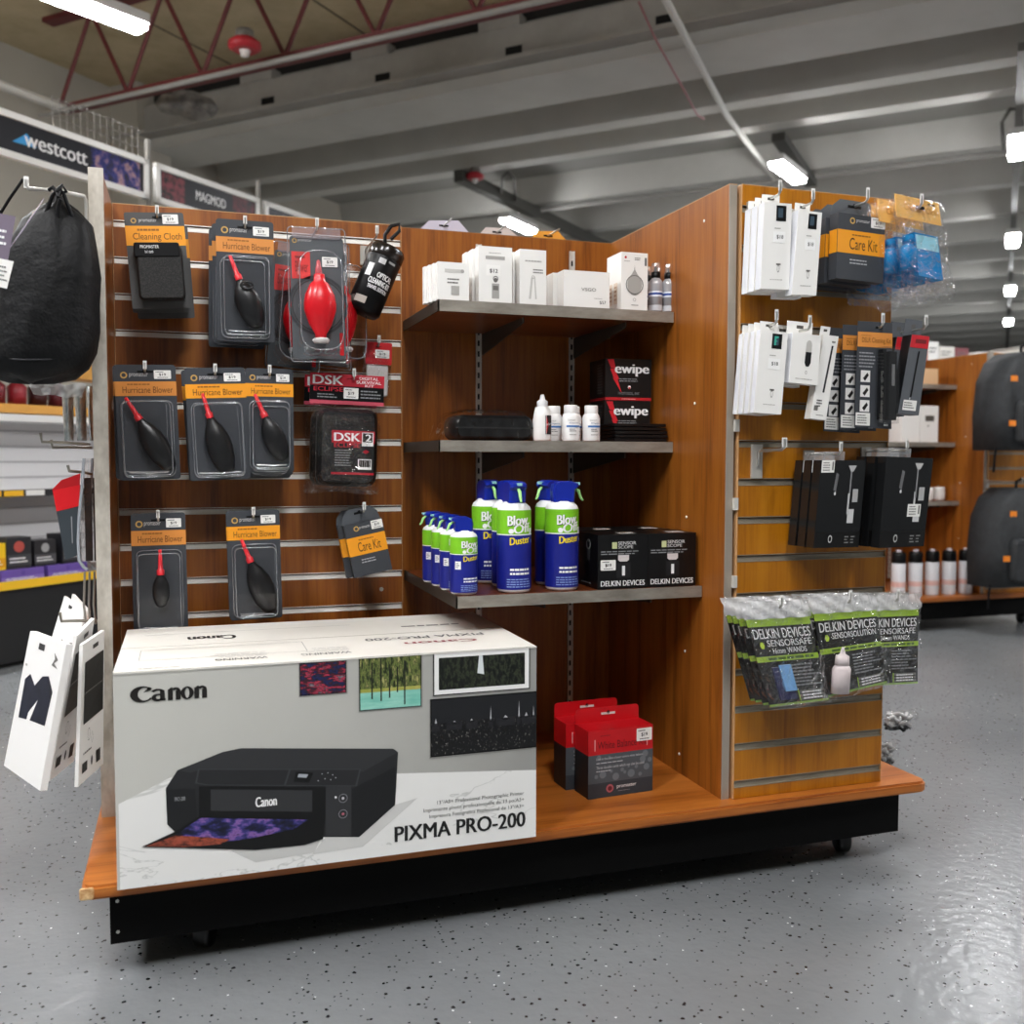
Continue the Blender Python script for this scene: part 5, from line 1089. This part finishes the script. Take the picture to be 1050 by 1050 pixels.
# bagged cables behind the right slatwall, above the deck
for i, (px, py, sx, sz, l) in enumerate(((921, 740, .04, .022, 'upper'), (909, 774, .018, .03, 'lower'))):
    q = at(px, py, 2.0); t = thing('cable_bag', l+' clear bag of black and white cable poking out right of the slatwall', 'cable bag', q)
    b = MB(); rnd = random.Random(i)
    for k in range(7):
        z = (k/6-.5)*sz*1.6; b.tube([(sx*(-.9+1.8*j/8)*(1-.25*k/6*0), .01*math.sin(k*2+j), z-.3*sx*(-.9+1.8*j/8)*.3+.004*math.sin(j*2+k)) for j in range(9)], .0045, (BLACK if k < 2 else M('#b9b9b9', .4)), 6)
    b.build('cable_coil', t)
    b = MB(); b.grid(lambda a, c: ((a-.5)*sx*2.9, -.012*math.sin(c*PI)+.004*math.sin(a*20+c*9), (c-.5)*sz*2.6), 10, 8, CRINK); b.build('clear_bag', t)
    b = MB(); b.tube([(0, .02, sz), (0, .16, sz+.02)], .002, WIRE)

# =================================================================== LEFT END PANEL AND WHAT HANGS THERE
# big black drawstring bag
b = MB(); c0 = at(46, 330, 1.90)
t = thing('drawstring_bag', 'large black drawstring pouch hanging at the left end of the gondola', 'bag', at(57, 192, 1.90)); o = Vector(t.location)
NYL = noisy('black_nylon_cloth', [(.3, '#050607'), (.7, '#0b0c0e')], 30, 3, .55, bump=.35); NYL.node_tree.nodes['Principled BSDF'].inputs['Specular IOR Level'].default_value = .22
prof = [(200, 60, 4), (208, 59, 7), (216, 59, 17), (228, 58, 29), (250, 55, 38), (280, 53, 43), (310, 50, 45), (340, 47, 47.5), (362, 43, 48), (376, 38, 46), (386, 34, 38), (391, 33, 20), (392, 33, 2)]
vs = []; sg = 32
for i, (y, x, r) in enumerate(prof):
    p = at(x, y, 1.90)-o; rr = r/548.
    for k in range(sg):
        a = 2*PI*k/sg; wr = 1+(.10*math.sin(7*a+.6)+.06*math.sin(11*a))*(1 if i < 4 else .35 if i < 6 else .10)+.02*math.sin(3*a+i)
        vs.append((p.x+rr*wr*math.cos(a), p.y+rr*.72*wr*math.sin(a), p.z+.004*math.sin(4*a+i)))
n = len(prof); b.add(vs, [(i*sg+(k+1) % sg, i*sg+k, (i+1)*sg+k, (i+1)*sg+(k+1) % sg) for i in range(n-1) for k in range(sg)], NYL, True); b.build('pouch', t)
b = MB()
for pts in ([(60, 202), (58, 196), (54, 200), (50, 210), (46, 222)], [(60, 202), (62, 194), (66, 200), (70, 212), (74, 222)], [(58, 196), (64, 190), (68, 196), (60, 199), (54, 192), (50, 195)], [(62, 204), (60, 212), (58, 230)]):
    b.tube([at(x, y, 1.86+.004*i)-o for i, (x, y) in enumerate(pts)], .0035, BLACK, 7)
b.build('drawstring', t)
# seam
b = MB(); b.tube([at(33+46*math.sin(a)*1.0, 362+9*math.cos(a)*0+7*math.cos(a), 1.90-.062*math.cos(a))-o for a in [math.radians(x) for x in range(-80, 81, 16)]], .0016, M('#1a1c20', .6), 5); b.build('seam', t)
Q = Quad([(20, 203), (46, 209), (26, 252), (-6, 243)], [1.84, 1.84, 1.80, 1.80], 'x', '', ''); bpy.data.objects.remove(Q.t)
Q = Quad([(38, 214), (45, 203), (22, 238), (4, 262)], [1.78, 1.80, 1.78, 1.76], 'paper_tag', 'grey and orange paper tag hanging at the top left of the black bag', 'tag')
b = Q.mb(); Q.box(b, 0, 0, 1, 1, 0, .0008, M('#a79cae', .5)); f = Q.face(b); f.r(.55, .1, .95, .9, M('#d9a060', .5)); f.lines(.1, .2, .5, .8, 5, TXTW); b.build('card', Q.t)
Q = Quad([(-22, 214), (16, 222), (8, 268), (-26, 262)], 1.74, 'paper_tag', 'grey-violet paper tag with white print at the left picture edge', 'tag')
b = Q.mb(); Q.box(b, 0, 0, 1, 1, 0, .0008, M('#6d6272', .5)); f = Q.face(b); f.lines(.3, .3, .95, .7, 3, TXTW); b.build('card', Q.t)
Q = Quad([(-14, 262), (14, 268), (7, 296), (-10, 292)], 1.73, 'paper_tag', 'white barcode tag at the left picture edge', 'tag')
b = Q.mb(); Q.box(b, 0, 0, 1, 1, 0, .0008, WHITE); f = Q.face(b); f.lines(.3, .2, .95, .8, 4, GD); b.build('card', Q.t)
q = at(8, 300, 1.99); t = thing('drawstring_bag', 'second black drawstring pouch mostly outside the left picture edge', 'bag', q)
b = MB(); b.lathe([(.001, -.15), (.05, -.145), (.065, -.10), (.07, 0), (.055, .07), (.025, .11), (.01, .13), (.02, .15)], NYL, 20, (-.03, .02, 0), sy=.7); b.build('pouch', t)
b = MB(); b.tube([(-.02, .02, .13), (.005, .01, .17), (.03, 0, .205)], .003, BLACK, 6); b.build('drawstring', t)
# wire bracket
b = MB(); X_ = -.162
b.tube([at(89, 238, 1.99), at(88.5, 206, 1.99), at(86, 201, 1.985), at(60, 196, 1.96), at(29, 193, 1.93), at(27, 190, 1.93), at(27, 184, 1.93)], .0035, M('#dcdad4', .3, .6), 8); b.tube([at(85, 256, 1.985), at(88, 236, 1.985)], .0018, WIRE, 6)
q = at(27, 188, 1.93); b.box(q.x-.004, q.x+.004, q.y-.001, q.y+.001, q.z-.008, q.z+.012, WHITE)
tag(b.build('wire_hook'), 'bent white wire hook carrying the big black bag', 'hook')
def sidehook(px0, py0, px1, py1, Y0, Y1, label, up=6):
    a = at(px0, py0, Y0); c = at(px1, py1, Y1); d = at(px1-1.5, py1-up, Y1); b = MB()
    b.tube([a, a*.5+c*.5+Vector((0, 0, .001)), c, d], .0028, M('#9c988e', .3, .8), 8); return tag(b.build('display_hook'), label, 'hook', 'metal display hooks')
sidehook(92, 456, 43, 453, 2.02, 1.98, 'metal hook on the left end panel below the silver pouches, front of the pair', 9)
sidehook(94, 459, 54, 459, 2.08, 2.05, 'metal hook on the left end panel below the silver pouches, rear of the pair', 8)
sidehook(94, 486, 71, 483, 2.04, 2.0, 'short metal hook above the red and grey box', 6)
sidehook(100, 637, 63, 637, 2.0, 1.96, 'metal hook holding the upper white cards at the left', 9)
sidehook(104, 660, 64, 661, 1.99, 1.9, 'metal hook holding the lower white cards at the left', 5)
# silver pouches
for i, (x0, x1, Y) in enumerate(((63, 75, 2.02), (76, 88, 2.06), (89, 95, 2.10))):
    Q = Quad([(x0, 396), (x1, 396), (x1+1, 452), (x0+3, 452)], [Y, Y, Y, Y], 'silver_pouch', ['left', 'middle', 'right'][i]+' slim silver pack hanging below the black bag', 'pack', 'silver packs on the left end panel')
    b = Q.mb(); SV = noisy('silver_film', [(.3, '#8f989a'), (.6, '#cfd6d6')], 60, 3, .3, bump=.3, metal=.5) if i == 0 else SV
    b.grid(lambda a, c: (a, -.022*math.sin(c*PI)**.5*math.sin(a*PI), -(1-c)), 8, 14, SV); b.grid(lambda a, c: (1-a, .02*math.sin(c*PI)**.5*math.sin(a*PI), -(1-c)), 8, 14, SV); b.build('film_pack', Q.t)
Q = Quad([(28, 392), (88, 394), (84, 408), (34, 404)], 1.97, 'film_sleeve', 'crumpled grey film sleeve under the black bag', 'film sleeve')
b = Q.mb(); b.grid(lambda a, c: (a, .01*math.sin(a*17)*math.sin(c*5), -(1-c)-.08*math.sin(a*12)), 18, 6, MILKY); Q.box(b, .02, .3, .46, .95, .0, .001, M('#b9b2b0', .5)); b.build('film', Q.t)
# red / grey box
Q = Quad([(54, 503), (82, 497), (79, 570), (67, 574)], [2.0, 2.0, 2.0, 2.0], 'red_grey_box', 'slim red and dark grey box hanging tilted at the left end', 'box', hang=(.5, -.1))
b = Q.mb(); Q.box(b, 0, 0, 1, 1, 0, .02, M('#343c42', .5)); f = Q.face(b); f.r(0, 0, 1, .30, M('#d8151f', .4)); f.t('promaster', .55, .75, .68, .4, TXTW, 0, 2) if 0 else f.r(.62, .42, .68, .80, TXTG, 2)
f.q([(0, 0), (0, -.02), (.35, -.12), (1, -.16), (1, 0)][::-1], M('#b80f18', .4), 1); b.build('carton', Q.t)
# long clear blisters edge-on
for i, (x, Y, l) in enumerate(((80, 1.99, 'front'), (89, 2.05, 'rear'))):
    t = thing('curved_blister_pack', l+' long clear blister pack seen edge-on at the left end', 'blister pack', at(x+6, 470, Y)); o = Vector(t.location); b = MB()
    pts = [(x+6, 470), (x+4, 500), (x+1, 530), (x, 555), (x+1, 575), (x+6, 582), (x+9, 584)]
    for dy in (0, .004): b.tube([at(px, py, Y)-o+Vector((0, dy, 0)) for px, py in pts], .0028, clear('blister_edge', tint='#dfe4ea', amt=.2, milky=.35), 6)
    b.build('blister_rim', t)
    b = MB(); P = [at(px, py, Y)-o for px, py in pts]; m_ = len(P)
    b.add([p for p in P]+[at(x+14, py, Y+.05)-o for px, py in pts], [(k, k+1, k+1+m_, k+m_) for k in range(m_-1)], CRINK); b.build('blister_shell', t)
    b = MB(); p0 = at(x+6, 490, Y+.03)-o; p1 = at(x+15, 575, Y+.03)-o; b.box(p0.x, p1.x, p0.y, p0.y+.012, p1.z, p0.z, noisy('dark_brown_goods', [(.3, '#0d0a09'), (.7, '#3a241b')], 40)); b.build('goods', t)
b = MB()
for k in range(4): b.tube([at(87+k*5, 586, 2.0+.01*k), at(86+k*5, 620, 2.0+.01*k), at(88+k*5, 640, 2.0+.01*k)], .0022, M('#a9a7a1', .3, .7), 6)
tag(b.build('wire_basket_end'), 'bundle of vertical grey wires on the left end panel above the white cards', 'wire frame')
# white cards
NV = noisy('picture_navy_pouch', [(.3, '#171a26'), (.7, '#252a3c')], 30, 3, .5)
def wcard(px, Y, label, back=False, th=.006):
    Q = Quad(px, Y, 'white_hang_card', label, 'pouch card', 'white hang cards at the left end', hang=(.45, .06)); b = Q.mb(); Q.box(b, 0, 0, 1, 1, 0, th, M('#f4f3f1', .5)); f = Q.face(b)
    if not back:
        f.r(.32, .055, .48, .10, M('#3c3c3c', .6)); f.q([(.12, .34), (.24, .29), (.42, .36), (.42, .60)], NV, 1); f.q([(.12, .34), (.42, .60), (.14, .62)], NV, 1); f.q([(.41, .35), (.56, .27), (.72, .25), (.41, .60)], NV, 1); f.q([(.72, .25), (.88, .34), (.84, .58), (.41, .60)], NV, 1); f.q([(.76, .08), (.88, .12), (.80, .15), (.90, .18), (.74, .17), (.80, .12)][::-1], GD, 2); f.lines(.06, .22, .12, .26, 1, GI)
    else:
        f.r(.12, .14, .95, .36, BLK2); f.r(.12, .37, .95, .58, BLK2); f.r(.12, .36, .95, .37, M('#5a5a5a', .5), 2); f.ring(.36, .68, .05, .044, GD, 1, 6); f.ring(.5, .72, .045, .04, GD, 1, 4); f.lines(.15, .78, .6, .81, 1, GD); f.r(.12, .86, .32, .93, INK); f.c(.5, .89, .035, INK, 1, 12); f.r(.68, .85, .85, .94, INK); f.r(.45, .05, .7, .08, M('#3c3c3c', .6))
    b.build('card', Q.t); return Q
wcard([(66, 611), (86, 626), (76, 700), (42, 690)], [2.12, 2.04, 2.02, 2.10], 'white card with dark pouch picture, farther one on the upper hook')
wcard([(74, 609), (90, 626), (84, 700), (56, 690)], [2.16, 2.08, 2.06, 2.14], 'white card mostly hidden behind the farther card on the upper hook')
wcard([(79, 652), (97, 634), (76, 780), (51, 801)], [1.86, 1.96, 1.96, 1.86], 'white card back with two black pictures, between the front card and the end panel', True)
wcard([(85, 661), (107, 646), (106, 783), (80, 807)], [1.84, 1.95, 1.95, 1.84], 'white card back with two black pictures, right against the end panel', True)
b = None
wcard([(31, 647), (68, 661), (41, 811), (4, 785)], [1.93, 1.80, 1.80, 1.93], 'white card with a navy pouch picture, hanging in front at the lower left', False, .012)

# =================================================================== STORE BACKGROUND, LEFT
t = thing('film_display', 'long white slatwall display with black base and yellow shelf edge at the left', 'display gondola', (0, 0, 0))
US, UE = .6, 4.4
b = MB(); rslab(b, US, UE, 3.62, 4.05, .02, .33, M('#111213', .45)); b.build('base', t)
b = MB(); rslab(b, US, UE, 3.60, 4.05, .33, .345, M('#3a3a3a', .4)); rslab(b, US, UE, 3.595, 3.60, .325, .36, M('#eebd20', .45)); b.build('lower_shelf', t)
b = MB(); rslab(b, US, UE, 4.02, 4.06, .345, 1.02, M('#dededf', .5))
for k in range(9): rslab(b, US, UE, 4.016, 4.02, .42+.07*k, .428+.07*k, M('#b9b9bb', .4, .3))
b.build('slatwall_panel', t)
b = MB(); rslab(b, US, UE, 3.80, 4.02, .705, .715, M('#cfcfcf', .5)); rslab(b, US, UE, 3.79, 3.80, .695, .725, M('#1c1c1e', .4)); sh = b.build('middle_shelf', t)
for k in range(12):
    u = 1.7+k*.105; b = MB(); rslab(b, u, u+.09, 3.785, 3.79, .698, .722, M('#f0b81e', .5) if k % 4 < 3 else WHITE); b.build('price_label', sh)
b = MB(); rslab(b, US, UE, 3.80, 4.06, 1.02, 1.05, M('#e6e6e4', .4)); rslab(b, US, UE, 3.9, 4.06, 1.06, 1.10, M('#c8913c', .5)); rslab(b, US, UE, 3.9, 4.06, 1.235, 1.31, M('#c8913c', .5)); b.build('top_shelf', t)
for u in (2.62, 1.5):
    b = MB(); rslab(b, u, u+.04, 3.78, 3.82, 1.05, 1.40, M('#dcdad4', .5)); b.build('post', t)
for k in range(16):
    u = 1.6+k*.105; tag((lambda b: (b.lathe([(.001, 0), (.04, 0), (.042, .08), (.02, .10), (.018, .12), (.001, .12)], M(['#6e1420', '#8a1c28', '#3a1014', '#5a1a24'][k % 4], .4), 12, room(u, 3.98, 1.102)), b.build('dark_red_bottle'))[1])(MB()), 'dark red bottle on the top shelf of the white display, '+['first','second','third','fourth','fifth','sixth','seventh','eighth','ninth','tenth','eleventh','twelfth','thirteenth','fourteenth','fifteenth','sixteenth'][k]+' from the left', 'bottle', 'dark red bottles on the white display')
# film boxes on the lower shelf
rnd = random.Random(11)
def fbox(u, v, z, w_, d_, h_, cols, name, label, rz=0):
    t = thing(name, label, 'box', room(u, v, z), (0, 0, PI/4+rz), 'film boxes on the white display')
    b = MB(); b.box(-w_/2, w_/2, -d_/2, d_/2, 0, h_, M(cols[0], .4)); f = Face(b, -w_/2, h_, w_, h_, -d_/2-.0005)
    f.r(0, .55, 1, .9, M(cols[1], .4)); f.c(.5, .3, .18, M(cols[2], .4)); f.lines(.1, .62, .9, .84, 2, TXTW, 2); b.build('carton', t)
spec = [(2.50, ['#6a52a8', '#7d66bc', '#5c449c']), (2.72, ['#6a52a8', '#8470c0', '#5c449c']), (2.94, ['#6a52a8', '#7d66bc', '#5c449c']), (2.28, ['#6a52a8', '#7d66bc', '#5c449c'])]
od = ['second', 'third', 'rightmost', 'leftmost']
for i, (u, c) in enumerate(spec): fbox(u, 3.70, .3455, .20, .12, .055, c, 'film_box', od[i]+' flat purple film box at the front of the yellow-edged shelf')
cs = [(2.36, ['#3ea83a', '#f0b81e', '#f4d020'], 'green'), (2.48, ['#f0b81e', '#c02a20', '#e8a018'], 'yellow and red'), (2.60, ['#f4c81c', '#e0a010', '#202020'], 'bright yellow'), (2.72, ['#201f22', '#3a3a3e', '#b04a40'], 'black with red mark'), (2.84, ['#242326', '#4a4a4e', '#9c9c9c'], 'black with grey mark'), (2.97, ['#1c1c20', '#38383c', '#c8c8c8'], 'dark')]
for i, (u, c, l) in enumerate(cs): fbox(u, 3.70, .4015, .105, .09, .11+.02*(i % 2), c, 'film_box', l+' film box standing on the purple boxes', .1*(i % 3-1))
# hanging signs
def sign(u0, u1, z0, z1, title, label, cols, tri=False):
    t = thing('store_sign', label, 'sign', room(u0, 4.1, z0), (0, 0, PI/4), 'framed brand signs on the left'); W = u1-u0; H = z1-z0
    b = MB()
    for a in ((0, W, 0, .03), (0, W, H-.03, H)): b.box(a[0], a[1], -.01, .02, a[2], a[3], WHITE)
    b.box(0, .03, -.01, .02, 0, H, WHITE); b.box(W-.03, W, -.01, .02, 0, H, WHITE); b.build('frame', t)
    b = MB(); b.box(.03, W-.03, 0, .012, .03, H-.03, M('#0b0d18', .4)); f = Face(b, .03, H-.03, W-.06, H-.06, -.0006, .0006)
    im = noisy('sign_picture_'+title, [(.35, cols[0]), (.5, cols[1]), (.62, cols[2]), (.75, cols[0])], 16, 3, .4)
    f.r(.0 if title == 'westcott' else .02, .05, .24, .95, noisy('sign_side_picture_'+title, [(.4, cols[0]), (.62, cols[3]), (.8, cols[0])], 24, 3, .4)); f.r(.74, .02, .98, .98, im)
    if tri: f.q([(.40, .68), (.46, .30), (.50, .66)][::-1], M('#3aa0e0', .4), 2); f.t(title, .45, .32, .72, .70, TXTW, .04, 3)
    elif title: f.t(title, .35, .30, .66, .66, TXTW, .02, 3)
    b.build('printed_panel', t)
sign(2.52, 3.865, 2.235, 2.445, 'westcott', 'framed dark blue sign with white lettering and blue triangle, leftmost', ['#0a0c1c', '#20287a', '#b08a90', '#56606e'], True)
sign(3.915, 4.735, 2.235, 2.445, 'MAGMOD', 'framed dark sign with white capitals and a red picture, second from left', ['#0a0b12', '#4a1020', '#74202c', '#8a3a44'])
sign(4.785, 5.6, 2.235, 2.445, '', 'framed dark sign, third from left, mostly hidden behind the gondola', ['#0a0b12', '#20242c', '#30343c', '#3a3a44'])
for u, l in ((2.49, 'out of frame at left'), (3.875, 'between the first and second signs'), (4.745, 'between the second and third signs')):
    b = MB(); rslab(b, u, u+.02, 4.11, 4.13, 0, 2.56, M('#7b7872', .5)); tag(b.build('sign_post'), 'thin grey steel post '+l, 'post')
b = MB()
for k in range(14): b.bar(room(3.3+k*.04, 4.12, 2.445), room(3.3+k*.04, 4.12, 2.60), .003, .003, M('#6a6762', .5))
for k in range(4): b.bar(room(3.3, 4.12, 2.455+k*.045), room(3.86, 4.12, 2.455+k*.045), .003, .003, M('#6a6762', .5))
tag(b.build('wire_grid'), 'thin grey wire grid above the right end of the leftmost sign', 'wire grid')

# =================================================================== STORE BACKGROUND, RIGHT
g2x = G2.x; g2y = G2.y
for i in range(5):
    q = atz(921+i*17, 604-i*.6, DZ+.001); q.y = 1.75+g2y; q.x = at(921+i*17.2, 600, q.y).x
    t = thing('spray_can', 'white spray can with black cap on the background gondola deck, '+['leftmost', 'second from left', 'middle', 'fourth from left', 'rightmost'][i], 'spray can', (q.x, q.y, DZ+.0005), (0, 0, 0), 'white spray cans in the background')
    b = MB(); b.lathe([(.001, 0), (.033, 0), (.034, .004), (.034, .165), (.030, .172), (.001, .172)], M('#d3d3d6', .4), 18); b.lathe([(.0343, .05), (.0343, .075)], M('#d9b0a8', .5), 18); b.build('can_body', t)
    b = MB(); b.lathe([(.034, .168), (.034, .21), (.030, .222), (.001, .222)], BLK2, 18); b.build('cap', t)
    b = MB(); b.lathe([(.012, .222), (.014, .232), (.001, .234)], M('#b9aeb4', .4), 10); b.build('nozzle', t)
ysh = 1.93+g2y
def bgbox(px, z, d, label, name, m, draw=None):
    cx, zt, w_, h_ = rect(*px, ysh); t = thing(name, label, 'box', (cx, ysh, z), (0, 0, 0)); b = MB(); b.box(-w_/2, w_/2, 0, d, 0, zt-z, m)
    if draw: draw(Face(b, -w_/2, zt-z, w_, zt-z, -.001))
    b.build('carton', t)
bgbox((925, 417, 943, 456), .9505, .10, 'plain white box on the middle shelf of the background gondola', 'white_box', CARD)
bgbox((944, 416, 962, 456), .9505, .10, 'white box with a small dark mark on the background gondola shelf', 'white_box', CARD, lambda f: (f.r(.25, .27, .75, .42, M('#5a5650', .5)), f.c(.42, .55, .03, GI)))
bgbox((944, 378, 962, 399), 1.2505, .12, 'tan box on the top shelf of the background gondola', 'tan_box', M('#d9b48a', .5))
for i in range(3):
    q = at(956+i*11, 518, ysh); b = MB(); b.lathe([(.001, 0), (.026, 0), (.028, .01), (.028, .06), (.026, .07), (.001, .07)], M('#e4e1dc', .5), 14, (q.x, ysh+.03, .6456)); tag(b.build('white_jar'), 'white jar on the lowest shelf of the background gondola, '+['left', 'middle', 'right'][i], 'jar', 'white jars in the background')
PACK = noisy('backpack_cloth', [(.3, '#1d2022'), (.7, '#2b2e31')], 30, 3, .7, bump=.3)
def backpack(px, Y, label, badges):
    cx, zt, w_, h_ = rect(*px, Y); t = thing('backpack', label, 'backpack', (cx, Y, zt-h_), (0, 0, 0), 'black backpacks in the background')
    b = MB(); out = [(-.5, .0), (.5, .0), (.52, .35), (.48, .7), (.36, .9), (.18, 1), (-.18, 1), (-.36, .9), (-.48, .7), (-.52, .35)]
    n = len(out); vs = []
    for y, sc in ((-.09, .80), (-.06, .95), (0, 1), (.10, 1)):
        vs += [(x*w_*sc, y, (z-.5)*h_*(.9+.1*sc)+h_*.5) for x, z in out]
    b.add(vs, [tuple(range(n)), tuple(range(4*n-1, 3*n-1, -1))]+[(j*n+i, (j+1)*n+i, (j+1)*n+(i+1) % n, j*n+(i+1) % n) for j in range(3) for i in range(n)], PACK, True); body = b.build('body', t)
    b = MB(); b.rbox(-w_*.34, w_*.34, -.13, -.08, h_*.06, h_*.50, .03, PACK); b.tube([(-w_*.32, -.131, h_*.46), (w_*.32, -.131, h_*.46)], .003, M('#3a3d40', .4), 6); b.build('front_pocket', t)
    b = MB(); b.tube([(-.03, -.02, h_*.99), (-.03, -.02, h_*1.06), (0, -.02, h_*1.09), (.03, -.02, h_*1.06), (.03, -.02, h_*.99)], .007, BLACK, 8); b.build('top_handle', t)
    for sx in (-1, 1):
        b = MB(); b.tube([(sx*w_*.42, -.03, h_*.2), (sx*w_*.5, -.04, -h_*.05), (sx*w_*.46, -.02, -h_*.22)], .006, BLACK, 6); b.build('strap', t)
    for bx, by in badges:
        p = at(bx, by, Y-.135); b = MB(); b.box(p.x-cx-.015, p.x-cx+.015, -.142, -.131, p.z-(zt-h_)-.013, p.z-(zt-h_)+.013, M('#e8841c', .5)); b.build('orange_badge', t)
    p = Vector((cx, Y, zt+h_*.06)); hook(cx, zt+h_*.055, YW+g2y, Y-.03, 'hook holding the '+label.split(' with')[0]+' in the background', .02, .004)
backpack((1015, 362, 1078, 462), 1.50+g2y, 'upper black backpack with orange badges at the right picture edge', [(1040, 388), (1038, 434)])
backpack((1009, 500, 1074, 600), 1.50+g2y, 'lower black backpack with orange badges at the right picture edge', [(1039, 527), (1032, 573)])
# rear rack whose boxes show above
t = thing('stock_rack', 'plain pale stock rack behind the background gondola', 'rack', (5.0, 6.6, 0))
b = MB(); b.box(-2.0, 2.6, 0, .5, 1.60, 1.64, M('#c9c6c0', .5)); b.box(-2.0, 2.6, .46, .5, 0.05, 1.60, M('#b9b6b0', .5)); b.build('top_board', t)
for x in (-1.98, .3, 2.56):
    b = MB(); b.box(x, x+.04, 0, .04, 0, 1.60, M('#a9a6a0', .4, .4)); b.build('post', t)
rnd = random.Random(21); x = 3.3; k = 0
tones = [('#efeeea', 'white'), ('#d9d4cc', 'pale grey'), ('#c03038', 'red'), ('#e6e2da', 'cream'), ('#8a4a50', 'dull red')]
while x < 7.3 and k < 22:
    w_ = rnd.uniform(.10, .24); h_ = rnd.uniform(.11, .2); c, l = tones[[0, 0, 3, 1, 0, 2, 0, 3, 4][k % 9]]
    b = MB(); b.box(x, x+w_-.01, 6.64, 6.95, 1.6405, 1.64+h_, M(c, .5)); fb = Face(b, x, 1.64+h_, w_-.01, h_, 6.639); fb.lines(.1, .2, .8, .5, 2, GD)
    tag(b.build('stock_box'), l+' stock box on the rear rack, '+LW[k]+' from the left end of the row', 'box', 'stock boxes on the rear rack'); x += w_; k += 1
